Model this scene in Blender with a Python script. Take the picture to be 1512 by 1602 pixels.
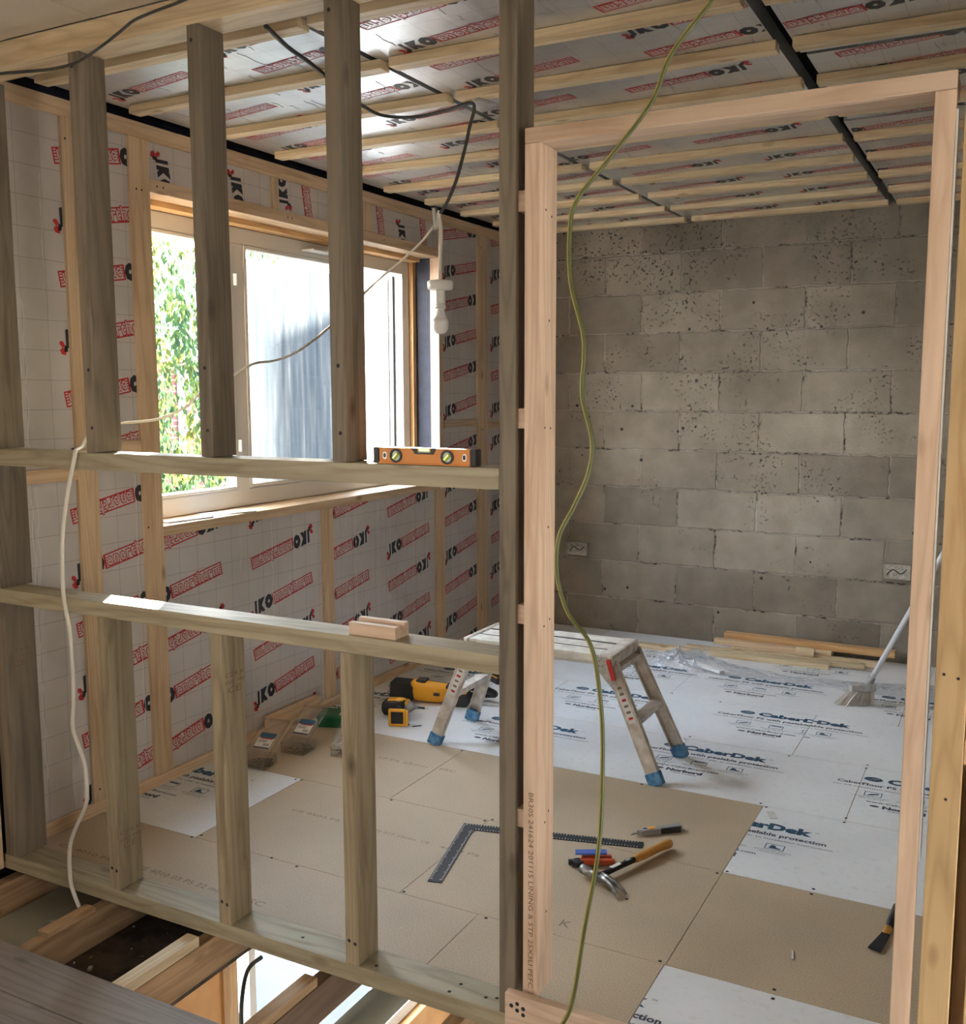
import bpy, bmesh, math, random
from mathutils import Vector, Matrix, noise
random.seed(7)
for o in list(bpy.data.objects): bpy.data.objects.remove(o)
SC = bpy.context.scene
COL = SC.collection
R = math.radians

# ------------------------------------------------------------------ camera
cam = bpy.data.cameras.new('camera'); co = bpy.data.objects.new('camera', cam); COL.objects.link(co)
cam.sensor_fit = 'HORIZONTAL'; cam.sensor_width = 36.0; cam.lens = 1575.0 / 1512.0 * 36.0
cam.clip_start = 0.05; cam.clip_end = 200
yaw, pitch, roll = R(27.91), R(6.864), R(-0.14)
fwd = Vector((-math.sin(yaw) * math.cos(pitch), math.cos(yaw) * math.cos(pitch), -math.sin(pitch)))
rt0 = Vector((math.cos(yaw), math.sin(yaw), 0)); up0 = rt0.cross(fwd)
rt = rt0 * math.cos(roll) + up0 * math.sin(roll); up = -rt0 * math.sin(roll) + up0 * math.cos(roll)
m = Matrix((rt, up, -fwd)).transposed().to_4x4(); m.translation = Vector((0, 0, 1.5)); co.matrix_world = m
SC.camera = co

# ------------------------------------------------------------------ world, sun, exposure
SC.view_settings.view_transform = 'Standard'; SC.view_settings.look = 'None'
SC.view_settings.gamma = 1.0; SC.view_settings.use_curve_mapping = False
SC.view_settings.exposure = 0.6
w = bpy.data.worlds.new('sky'); SC.world = w; w.use_nodes = True
nt = w.node_tree; nt.nodes.clear()
wo = nt.nodes.new('ShaderNodeOutputWorld'); bg = nt.nodes.new('ShaderNodeBackground')
tc = nt.nodes.new('ShaderNodeTexCoord'); sx = nt.nodes.new('ShaderNodeSeparateXYZ'); cr = nt.nodes.new('ShaderNodeValToRGB')
nt.links.new(tc.outputs['Generated'], sx.inputs[0]); nt.links.new(sx.outputs['Z'], cr.inputs[0])
cr.color_ramp.elements[0].position = 0.0; cr.color_ramp.elements[0].color = (1.0, 0.955, 0.89, 1)
cr.color_ramp.elements[1].position = 0.7; cr.color_ramp.elements[1].color = (0.70, 0.82, 1.0, 1)
nt.links.new(cr.outputs[0], bg.inputs[0]); bg.inputs[1].default_value = 22
nt.links.new(bg.outputs[0], wo.inputs[0])
SUN = Vector((1.0, -1.4, -0.38)).normalized()
sl = bpy.data.lights.new('sun', 'SUN'); sl.energy = 170; sl.angle = R(0.6); sl.color = (1.0, 0.93, 0.82)
so = bpy.data.objects.new('sun', sl); COL.objects.link(so); so.rotation_euler = SUN.to_track_quat('-Z', 'Y').to_euler()
so.location = (-8, 12, 6)

def portal(name, loc, direction, sx_, sy_):
    # sampling guide at a window or added fill opening: it gives off no light of its own, it only steers daylight rays
    l = bpy.data.lights.new(name, 'AREA'); l.shape = 'RECTANGLE'; l.size = sx_; l.size_y = sy_; l.cycles.is_portal = True
    o = bpy.data.objects.new(name, l); COL.objects.link(o); o.location = loc
    o.rotation_euler = Vector(direction).to_track_quat('-Z', 'Z').to_euler(); return o
portal('portal_near_fill_opening', (-2.95, -0.65, 1.45), (1, 0, 0), 0.96, 0.96)  # guides daylight through the added fill opening on the near left
portal('portal_right_fill_opening', (2.32, 0.0, 1.425), (-1, 0, 0), 0.72, 0.67)  # same for the fill opening added on the right
portal('portal_far_window', (-3.07, 3.8, 1.6), (1, 0, 0), 1.9, 1.1)
portal('portal_lower_window', (-3.04, 4.37, -1.36), (1, 0, 0), 2.4, 1.4)
SC.cycles.max_bounces = 8; SC.cycles.diffuse_bounces = 5; SC.cycles.transparent_max_bounces = 16

# ------------------------------------------------------------------ material helpers
def newmat(name):
    mt = bpy.data.materials.new(name); mt.use_nodes = True; n = mt.node_tree
    return mt, n, n.nodes['Principled BSDF']
def N(n, t, **k):
    x = n.nodes.new(t)
    for a, b in k.items(): setattr(x, a, b)
    return x
def lk(n, a, b): n.links.new(a, b)
def ramp(n, fac, stops, interp='LINEAR'):
    r = N(n, 'ShaderNodeValToRGB'); r.color_ramp.interpolation = interp
    while len(r.color_ramp.elements) < len(stops): r.color_ramp.elements.new(0.5)
    for e, (p, c) in zip(r.color_ramp.elements, stops):
        e.position = p; e.color = (*c, 1) if len(c) == 3 else c
    lk(n, fac, r.inputs[0]); return r.outputs[0]
def mixc(n, f, a, b, mode='MIX'):
    x = N(n, 'ShaderNodeMix', data_type='RGBA', blend_type=mode)
    for i, v in ((0, f), (6, a), (7, b)):
        if hasattr(v, 'is_output'): lk(n, v, x.inputs[i])
        else: x.inputs[i].default_value = v if i == 0 else (*v, 1)
    return x.outputs[2]
def math_(n, op, a, b=None):
    x = N(n, 'ShaderNodeMath', operation=op)
    for i, v in enumerate((a, b)):
        if v is None: continue
        if hasattr(v, 'is_output'): lk(n, v, x.inputs[i])
        else: x.inputs[i].default_value = v
    return x.outputs[0]
def coords(n, scale=(1, 1, 1), loc=(0, 0, 0), rand=False):
    t = N(n, 'ShaderNodeTexCoord'); mp = N(n, 'ShaderNodeMapping'); src = t.outputs['Object']
    if rand:
        oi = N(n, 'ShaderNodeObjectInfo'); ad = N(n, 'ShaderNodeVectorMath', operation='ADD')
        cx = N(n, 'ShaderNodeCombineXYZ'); v = math_(n, 'MULTIPLY', oi.outputs['Random'], 37.0)
        for i in range(3): lk(n, v, cx.inputs[i])
        lk(n, src, ad.inputs[0]); lk(n, cx.outputs[0], ad.inputs[1]); src = ad.outputs[0]
    lk(n, src, mp.inputs[0]); mp.inputs['Scale'].default_value = scale; mp.inputs['Location'].default_value = loc
    return mp.outputs[0]
def noise_(n, vec, scale=5, detail=3, rough=0.5):
    x = N(n, 'ShaderNodeTexNoise'); x.inputs['Scale'].default_value = scale; x.inputs['Detail'].default_value = detail
    x.inputs['Roughness'].default_value = rough; lk(n, vec, x.inputs['Vector']); return x.outputs[0]
def bump(n, h, b, strength=0.3, dist=0.002):
    x = N(n, 'ShaderNodeBump'); x.inputs['Strength'].default_value = strength; x.inputs['Distance'].default_value = dist
    lk(n, h, x.inputs['Height']); lk(n, x.outputs[0], b.inputs['Normal'])
def flat(name, c, rough=0.5, metal=0.0, **k):
    mt, n, b = newmat(name); b.inputs['Base Color'].default_value = (*c, 1); b.inputs['Roughness'].default_value = rough
    b.inputs['Metallic'].default_value = metal
    for a, v in k.items(): b.inputs[a].default_value = v
    return mt
def speck(name, c1, c2, scale=60, rough=0.6, metal=0.0, bmp=0.15, detail=3):
    mt, n, b = newmat(name); v = coords(n, rand=True); f = noise_(n, v, scale, detail)
    lk(n, ramp(n, f, [(0.35, c1), (0.65, c2)]), b.inputs['Base Color']); b.inputs['Roughness'].default_value = rough
    b.inputs['Metallic'].default_value = metal
    if bmp: bump(n, f, b, bmp, 0.001)
    return mt

# timber: dark/light/knot tones
TONES = {
    'treated': ((0.255, 0.21, 0.13), (0.42, 0.37, 0.26), (0.12, 0.085, 0.045), 0.55),
    'treated_mid': ((0.205, 0.158, 0.095), (0.335, 0.275, 0.18), (0.07, 0.045, 0.025), 0.6),
    'treated_dark': ((0.130, 0.102, 0.072), (0.225, 0.187, 0.135), (0.06, 0.04, 0.025), 0.62),  # dark timber, deepened further to carry shade on the upper stud sides
    'yellow_pine': ((0.50, 0.31, 0.13), (0.68, 0.48, 0.25), (0.22, 0.09, 0.03), 0.5),
    'pine': ((0.60, 0.40, 0.235), (0.74, 0.55, 0.37), (0.25, 0.11, 0.045), 0.5),
    'pine_pink': ((0.62, 0.42, 0.29), (0.76, 0.58, 0.44), (0.27, 0.12, 0.06), 0.5),
    'batten': ((0.62, 0.45, 0.25), (0.80, 0.66, 0.45), (0.32, 0.17, 0.07), 0.5),
    'orange_pine': ((0.50, 0.27, 0.11), (0.66, 0.42, 0.20), (0.18, 0.07, 0.03), 0.5),
    'old': ((0.19, 0.165, 0.155), (0.28, 0.25, 0.24), (0.10, 0.08, 0.07), 0.6),
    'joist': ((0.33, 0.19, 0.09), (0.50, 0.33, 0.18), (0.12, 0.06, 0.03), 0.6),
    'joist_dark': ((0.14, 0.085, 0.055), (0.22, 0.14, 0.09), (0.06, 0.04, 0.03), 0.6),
}
_wc = {}
def wood(kind, ax):
    if (kind, ax) in _wc: return _wc[(kind, ax)]
    dk, lt, kn, rg = TONES[kind]
    mt, n, b = newmat('%s_timber_%s' % (kind, 'xyz'[ax]))
    s = [34, 34, 34]; s[ax] = 1.3; v = coords(n, s, rand=True)
    s2 = [7, 7, 7]; s2[ax] = 2.2; v2 = coords(n, s2, rand=True)
    low = noise_(n, v2, 1.0, 2)
    # warped grain
    ad = N(n, 'ShaderNodeVectorMath', operation='MULTIPLY_ADD'); lk(n, v, ad.inputs[0]); ad.inputs[1].default_value = (1, 1, 1)
    cx = N(n, 'ShaderNodeCombineXYZ'); wv = math_(n, 'MULTIPLY', low, 3.0)
    for i in range(3):
        if i != ax: lk(n, wv, cx.inputs[i])
    lk(n, cx.outputs[0], ad.inputs[2])
    g = noise_(n, ad.outputs[0], 1.0, 4, 0.55)
    gc = ramp(n, g, [(0.30, dk), (0.50, lt), (0.72, tuple(min(1, x * 1.06) for x in lt))])
    s4 = [9, 9, 9]; s4[ax] = 0.55; cn = noise_(n, coords(n, s4, rand=True), 1.0, 1, 0.4)
    rings = math_(n, 'PINGPONG', math_(n, 'MULTIPLY', cn, 13.0), 0.5)
    gc = mixc(n, ramp(n, rings, [(0.0, (0.42, 0.42, 0.42)), (0.12, (0.22, 0.22, 0.22)), (0.30, (0, 0, 0))]), gc, tuple(x * .78 for x in dk))
    # knots
    s3 = [10, 10, 10]; s3[ax] = 4.2; v3 = coords(n, s3, rand=True)
    vo = N(n, 'ShaderNodeTexVoronoi'); vo.inputs['Scale'].default_value = 1.0; lk(n, v3, vo.inputs['Vector'])
    kf = ramp(n, vo.outputs['Distance'], [(0.0, (0.95, 0.95, 0.95)), (0.06, (0.6, 0.6, 0.6)), (0.11, (0.35, 0.35, 0.35)), (0.16, (0, 0, 0))])
    c = mixc(n, kf, gc, kn)
    oi = N(n, 'ShaderNodeObjectInfo'); tint = ramp(n, oi.outputs['Random'], [(0, (0.86, 0.86, 0.84)), (1, (1.05, 1.03, 1.0))])
    c = mixc(n, 1.0, c, tint, 'MULTIPLY')
    blot = ramp(n, noise_(n, coords(n, (3, 3, 3), rand=True), 1.0, 3), [(0.3, (0.86, 0.85, 0.82)), (0.65, (1, 1, 1))])
    c = mixc(n, 0.8, c, blot, 'MULTIPLY')
    lk(n, c, b.inputs['Base Color']); b.inputs['Roughness'].default_value = rg
    bump(n, g, b, 0.25, 0.0015)
    _wc[(kind, ax)] = mt; return mt

def mk_chip():
    mt, n, b = newmat('chipboard'); v = coords(n)
    f = noise_(n, v, 240, 2); f2 = noise_(n, v, 1.6, 4); f3 = noise_(n, v, 60, 2)
    c = ramp(n, f, [(0.28, (0.42, 0.325, 0.215)), (0.5, (0.51, 0.405, 0.28)), (0.72, (0.60, 0.50, 0.365))])
    c = mixc(n, 0.9, c, ramp(n, f2, [(0.3, (0.80, 0.79, 0.78)), (0.65, (1, 1, 1))]), 'MULTIPLY')
    c = mixc(n, ramp(n, f3, [(0.70, (0, 0, 0)), (0.78, (0.5, 0.5, 0.5))]), c, (0.66, 0.57, 0.44))
    lk(n, c, b.inputs['Base Color']); b.inputs['Roughness'].default_value = 0.55; bump(n, f, b, 0.03, 0.0005); return mt
def mk_film():
    mt, n, b = newmat('white_peelable_film'); v = coords(n)
    f = noise_(n, v, 2.2, 5); f2 = noise_(n, v, 40, 3)
    c = ramp(n, f, [(0.3, (0.74, 0.76, 0.77)), (0.6, (0.83, 0.85, 0.86))])
    c = mixc(n, ramp(n, f2, [(0.55, (0, 0, 0)), (0.75, (0.25, 0.25, 0.25))]), c, (0.52, 0.47, 0.40))
    lk(n, c, b.inputs['Base Color']); b.inputs['Roughness'].default_value = 0.38; bump(n, f, b, 0.15, 0.003); return mt
def mk_foil(name, c1, c2, rough, metal, grid, gc):
    mt, n, b = newmat(name); v = coords(n)
    f = noise_(n, v, 5, 4); sp = N(n, 'ShaderNodeSeparateXYZ'); lk(n, v, sp.inputs[0])
    c = ramp(n, f, [(0.3, c1), (0.7, c2)])
    # faint printed square grid, wobbling slightly like real facer
    fac = None
    for i, o_ in grid:
        a = math_(n, 'ADD', sp.outputs[i], o_)
        a = math_(n, 'ADD', a, math_(n, 'MULTIPLY', math_(n, 'SUBTRACT', f, 0.5), 0.006))
        a = math_(n, 'MODULO', math_(n, 'ADD', a, 50.0), 0.0975)
        a = math_(n, 'LESS_THAN', a, 0.0017)
        fac = a if fac is None else math_(n, 'MAXIMUM', fac, a)
    c = mixc(n, math_(n, 'MULTIPLY', fac, 0.7), c, gc)
    lk(n, c, b.inputs['Base Color']); b.inputs['Metallic'].default_value = metal; b.inputs['Roughness'].default_value = rough
    h = math_(n, 'ADD', noise_(n, coords(n, (1, 1, 1)), 14, 4), math_(n, 'MULTIPLY', fac, -0.6))
    bump(n, h, b, 0.35, 0.004); return mt
def mk_block():
    mt, n, b = newmat('concrete_block_masonry'); t = N(n, 'ShaderNodeTexCoord'); sp = N(n, 'ShaderNodeSeparateXYZ'); lk(n, t.outputs['Object'], sp.inputs[0])
    wob = noise_(n, t.outputs['Object'], 16, 6, 0.7); wv = math_(n, 'MULTIPLY', math_(n, 'SUBTRACT', wob, 0.5), 0.034)
    wob2 = noise_(n, t.outputs['Object'], 1.2, 2); wv2 = math_(n, 'MULTIPLY', math_(n, 'SUBTRACT', wob2, 0.5), 0.03)
    cx = N(n, 'ShaderNodeCombineXYZ')
    lk(n, math_(n, 'ADD', math_(n, 'ADD', sp.outputs[0], 2.022 + 4.72), math_(n, 'ADD', wv, wv2)), cx.inputs[0])
    lk(n, math_(n, 'ADD', math_(n, 'ADD', sp.outputs[2], -0.2125 + 0.93), wv), cx.inputs[1])
    br = N(n, 'ShaderNodeTexBrick'); lk(n, cx.outputs[0], br.inputs['Vector'])
    br.inputs['Scale'].default_value = 1.0; br.inputs['Mortar Size'].default_value = 0.008; br.inputs['Mortar Smooth'].default_value = 0.8
    br.inputs['Brick Width'].default_value = 0.472; br.inputs['Row Height'].default_value = 0.2325; br.inputs['Bias'].default_value = 0.0
    br.inputs['Color1'].default_value = (0.195, 0.172, 0.142, 1); br.inputs['Color2'].default_value = (0.29, 0.262, 0.222, 1)
    br.inputs['Mortar'].default_value = (0.33, 0.30, 0.26, 1)
    v = t.outputs['Object']
    big = noise_(n, v, 1.4, 5); fine = noise_(n, v, 70, 3); mid = noise_(n, v, 8, 5)
    c = mixc(n, 0.85, br.outputs['Color'], ramp(n, big, [(0.3, (0.62, 0.60, 0.55)), (0.7, (1.2, 1.2, 1.2))]), 'MULTIPLY')
    c = mixc(n, 0.8, c, ramp(n, mid, [(0.3, (0.80, 0.79, 0.77)), (0.7, (1.14, 1.14, 1.14))]), 'MULTIPLY')
    # cracked dark joints
    jn = noise_(n, v, 11, 4)
    jn2 = noise_(n, v, 45, 4); jd = math_(n, 'MULTIPLY', math_(n, 'MULTIPLY', ramp(n, br.outputs['Fac'], [(0.45, (0, 0, 0)), (0.8, (1, 1, 1))]), ramp(n, jn, [(0.50, (0, 0, 0)), (0.60, (1, 1, 1))])), ramp(n, jn2, [(0.42, (0.15, 0.15, 0.15)), (0.55, (1, 1, 1))]))
    c = mixc(n, jd, c, (0.045, 0.038, 0.03))
    # pits and drill holes, denser in blotches
    vo = N(n, 'ShaderNodeTexVoronoi'); vo.inputs['Scale'].default_value = 42; lk(n, v, vo.inputs['Vector'])
    hz = math_(n, 'MULTIPLY', sp.outputs[2], 0.045); dens = ramp(n, math_(n, 'ADD', noise_(n, v, 3.0, 4, 0.65), hz), [(0.60, (0, 0, 0)), (0.68, (1, 1, 1))])
    pit = math_(n, 'MULTIPLY', ramp(n, noise_(n, v, 55, 3, 0.6), [(0.60, (0, 0, 0)), (0.65, (1, 1, 1))]), dens)
    v5 = N(n, 'ShaderNodeTexVoronoi'); v5.inputs['Scale'].default_value = 5.5; lk(n, v, v5.inputs['Vector'])
    pit2 = math_(n, 'LESS_THAN', v5.outputs['Distance'], 0.055)
    pt = math_(n, 'MAXIMUM', pit, pit2)
    c = mixc(n, pt, c, (0.03, 0.027, 0.022))
    lk(n, c, b.inputs['Base Color']); b.inputs['Roughness'].default_value = 0.9
    h = math_(n, 'SUBTRACT', math_(n, 'ADD', math_(n, 'MULTIPLY', fine, 0.25), math_(n, 'MULTIPLY', mid, 0.5)), math_(n, 'ADD', math_(n, 'MULTIPLY', br.outputs['Fac'], 0.5), math_(n, 'MULTIPLY', pt, 0.8)))
    bump(n, h, b, 0.9, 0.012); return mt
def mk_film_glass():
    # dusty translucent protective film left on the pane; glows where the sun strikes it from outside
    mt, n, b = newmat('streaky_translucent_film'); n.nodes.remove(b); out = n.nodes['Material Output']
    v = coords(n, (1, 16, 1.0)); v2 = coords(n, (1, 30, 3.0))
    f = noise_(n, v, 1.6, 5, 0.6); f2 = noise_(n, v2, 1.0, 3)
    c = ramp(n, f, [(0.35, (0.021, 0.026, 0.032)), (0.50, (0.031, 0.035, 0.040)), (0.62, (0.046, 0.048, 0.050)), (0.74, (0.11, 0.11, 0.11))])
    c = mixc(n, 0.5, c, ramp(n, f2, [(0.35, (0.6, 0.62, 0.62)), (0.6, (1, 1, 1))]), 'MULTIPLY')
    tr = N(n, 'ShaderNodeBsdfTranslucent'); tp = N(n, 'ShaderNodeBsdfTransparent'); df = N(n, 'ShaderNodeBsdfDiffuse')
    lk(n, c, tr.inputs[0]); lk(n, c, df.inputs[0])
    m1 = N(n, 'ShaderNodeMixShader'); m1.inputs[0].default_value = 0.15; lk(n, tr.outputs[0], m1.inputs[1]); lk(n, df.outputs[0], m1.inputs[2])
    m2 = N(n, 'ShaderNodeMixShader'); lk(n, ramp(n, f, [(0.3, (0.0, 0.0, 0.0)), (0.8, (0.008, 0.008, 0.008))]), m2.inputs[0])
    lk(n, m1.outputs[0], m2.inputs[1]); lk(n, tp.outputs[0], m2.inputs[2]); lk(n, m2.outputs[0], out.inputs[0]); return mt
def mk_clear(name, tint=(1, 1, 1), gloss=0.08, rough=0.02, bmp=0.0, opac=0.0, c=(0.8, 0.8, 0.8)):
    mt, n, b = newmat(name); n.nodes.remove(b); out = n.nodes['Material Output']
    tp = N(n, 'ShaderNodeBsdfTransparent'); tp.inputs[0].default_value = (*tint, 1); gl = N(n, 'ShaderNodeBsdfGlossy'); gl.inputs['Roughness'].default_value = rough
    m1 = N(n, 'ShaderNodeMixShader'); m1.inputs[0].default_value = gloss; lk(n, tp.outputs[0], m1.inputs[1]); lk(n, gl.outputs[0], m1.inputs[2])
    last = m1
    if opac:
        df = N(n, 'ShaderNodeBsdfDiffuse'); df.inputs[0].default_value = (*c, 1); m2 = N(n, 'ShaderNodeMixShader'); m2.inputs[0].default_value = opac
        lk(n, m1.outputs[0], m2.inputs[1]); lk(n, df.outputs[0], m2.inputs[2]); last = m2
    lk(n, last.outputs[0], out.inputs[0])
    if bmp:
        bu = N(n, 'ShaderNodeBump'); bu.inputs['Strength'].default_value = bmp; bu.inputs['Distance'].default_value = 0.01
        lk(n, noise_(n, coords(n), 30, 4), bu.inputs['Height']); lk(n, bu.outputs[0], gl.inputs['Normal'])
    return mt
def mk_brick():
    mt, n, b = newmat('red_brickwork'); t = N(n, 'ShaderNodeTexCoord'); sp = N(n, 'ShaderNodeSeparateXYZ'); lk(n, t.outputs['Object'], sp.inputs[0])
    cx = N(n, 'ShaderNodeCombineXYZ'); lk(n, math_(n, 'ADD', sp.outputs[0], sp.outputs[1]), cx.inputs[0]); lk(n, sp.outputs[2], cx.inputs[1])
    br = N(n, 'ShaderNodeTexBrick'); lk(n, cx.outputs[0], br.inputs['Vector']); br.inputs['Scale'].default_value = 1.0
    br.inputs['Mortar Size'].default_value = 0.012; br.inputs['Brick Width'].default_value = 0.30; br.inputs['Row Height'].default_value = 0.10
    br.inputs['Color1'].default_value = (0.10, 0.035, 0.03, 1); br.inputs['Color2'].default_value = (0.07, 0.025, 0.025, 1); br.inputs['Mortar'].default_value = (0.14, 0.12, 0.11, 1)
    lk(n, br.outputs['Color'], b.inputs['Base Color']); b.inputs['Roughness'].default_value = 0.9; return mt
def mk_leaf():
    mt, n, b = newmat('sunlit_leaf'); n.nodes.remove(b); out = n.nodes['Material Output']
    f = noise_(n, coords(n), 3.2, 3)
    c = ramp(n, f, [(0.3, (0.014, 0.028, 0.018)), (0.5, (0.028, 0.050, 0.020)), (0.62, (0.06, 0.07, 0.016)), (0.75, (0.10, 0.09, 0.02))])
    df = N(n, 'ShaderNodeBsdfDiffuse'); tr = N(n, 'ShaderNodeBsdfTranslucent'); lk(n, c, df.inputs[0]); lk(n, c, tr.inputs[0])
    m1 = N(n, 'ShaderNodeMixShader'); m1.inputs[0].default_value = 0.5; lk(n, df.outputs[0], m1.inputs[1]); lk(n, tr.outputs[0], m1.inputs[2])
    lk(n, m1.outputs[0], out.inputs[0]); return mt

CHIP = mk_chip(); FILM = mk_film(); BLOCK = mk_block()
FOIL_C = mk_foil('ceiling_foil_facing', (0.62, 0.63, 0.64), (0.78, 0.79, 0.80), 0.36, 0.85, [(0, 0.02), (1, 0.03)], (0.42, 0.42, 0.42))
FOIL_W = mk_foil('wall_foil_facing', (0.62, 0.58, 0.56), (0.70, 0.66, 0.635), 0.45, 0.4, [(1, 0.035), (2, 0.01)], (0.27, 0.25, 0.24))
P_BLACK = flat('black_print', (0.018, 0.02, 0.028), 0.5); P_RED = flat('red_print', (0.50, 0.022, 0.025), 0.5)
P_FOILC = flat('bare_foil_lettering', (0.72, 0.70, 0.70), 0.4, 0.6); P_FOILW = flat('pale_lettering', (0.62, 0.56, 0.54), 0.5, 0.2)
P_BLUE = flat('blue_print', (0.012, 0.075, 0.15), 0.5); P_NAVY = flat('dark_blue_print', (0.035, 0.05, 0.085), 0.5)
P_STAMP = flat('grey_stamp_ink', (0.22, 0.17, 0.12), 0.7); P_STAMP2 = flat('brown_stamp_ink', (0.20, 0.12, 0.07), 0.7)
UPVC = flat('cream_white_frame', (0.70, 0.67, 0.62), 0.35); GASKET = flat('black_gasket', (0.02, 0.02, 0.02), 0.6)
GLASS = mk_clear('window_glass', (0.97, 0.99, 0.98), 0.05); FILMG = mk_film_glass(); CLEARP = mk_clear('clear_plastic', (0.96, 0.95, 0.93), 0.07, 0.12, 0.2, 0.04)
SHEETP = mk_clear('crumpled_clear_sheet', (0.92, 0.93, 0.94), 0.10, 0.22, 0.5, 0.26, (0.75, 0.77, 0.8))
DPC = speck('navy_membrane', (0.008, 0.011, 0.024), (0.014, 0.019, 0.038), 25, 0.7); DARK = flat('dark_void', (0.02, 0.02, 0.022), 0.9)
ALU = speck('dull_aluminium', (0.50, 0.48, 0.45), (0.66, 0.64, 0.60), 18, 0.42, 0.7); ALU_D = speck('dirty_splashed_aluminium', (0.50, 0.44, 0.38), (0.74, 0.69, 0.63), 22, 0.5, 0.25)
BLUERUB = speck('worn_blue_rubber', (0.03, 0.13, 0.30), (0.10, 0.27, 0.46), 45, 0.6); RED = flat('red_plastic', (0.45, 0.02, 0.02), 0.4)
BLK = flat('black_rubber', (0.018, 0.018, 0.02), 0.55); BLKM = flat('black_coated_steel', (0.012, 0.013, 0.016), 0.6, 0.0); YEL = flat('yellow_plastic', (0.85, 0.40, 0.02), 0.4)
ORG = flat('orange_aluminium', (0.66, 0.24, 0.03), 0.5); STEEL = speck('scratched_steel', (0.22, 0.21, 0.20), (0.42, 0.41, 0.40), 60, 0.35, 0.9); HANDLE = flat('amber_grip', (0.55, 0.27, 0.05), 0.5)
WHT = flat('white_plastic', (0.75, 0.74, 0.71), 0.35); VIAL = flat('lime_vial', (0.55, 0.75, 0.05), 0.15); GREYP = flat('grey_plastic', (0.30, 0.30, 0.30), 0.45)
REDORG = flat('red_orange_grip', (0.50, 0.07, 0.02), 0.45); BLUEP = flat('blue_plastic', (0.05, 0.12, 0.45), 0.4); GALV = speck('galvanised_steel', (0.42, 0.42, 0.40), (0.62, 0.62, 0.60), 60, 0.4, 0.8)
SCREW = speck('bronze_screws', (0.10, 0.07, 0.045), (0.30, 0.22, 0.14), 90, 0.4, 0.6); GREEN = flat('green_plastic', (0.01, 0.13, 0.06), 0.4)
CABD = flat('dark_grey_cable', (0.04, 0.04, 0.036), 0.5); CABW = flat('white_cable', (0.62, 0.58, 0.50), 0.5); CABY = flat('green_yellow_cable', (0.075, 0.08, 0.02), 0.45); CABY2 = flat('yellow_cable_stripe', (0.40, 0.34, 0.07), 0.45)
OSB = speck('beige_ceiling_board', (0.42, 0.35, 0.26), (0.50, 0.43, 0.33), 3, 0.8, 0, 0.05); PLASTER = speck('plaster_wall', (0.50, 0.45, 0.38), (0.58, 0.52, 0.45), 3, 0.85)
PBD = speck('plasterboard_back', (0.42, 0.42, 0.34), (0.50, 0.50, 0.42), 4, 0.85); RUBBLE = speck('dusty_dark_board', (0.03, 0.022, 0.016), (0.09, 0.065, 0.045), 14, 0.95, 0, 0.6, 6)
PLY = speck('orange_ply_panel', (0.52, 0.25, 0.08), (0.62, 0.33, 0.12), 6, 0.6); PAPER = flat('paper', (0.70, 0.69, 0.66), 0.7); DPAPER = flat('grey_leaflet', (0.25, 0.26, 0.28), 0.5)
PAVE = speck('pale_paving', (0.018, 0.020, 0.022), (0.034, 0.036, 0.036), 1.2, 0.9); BRICK = mk_brick(); LEAF = mk_leaf(); BARK = flat('grey_bark', (0.22, 0.19, 0.16), 0.9)
BULB = flat('opal_bulb', (0.80, 0.80, 0.79), 0.25, 0.0); SLATE = flat('slate_roof', (0.08, 0.085, 0.10), 0.8); ZIP = flat('silver_tape', (0.6, 0.6, 0.6), 0.35, 0.8)

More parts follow.
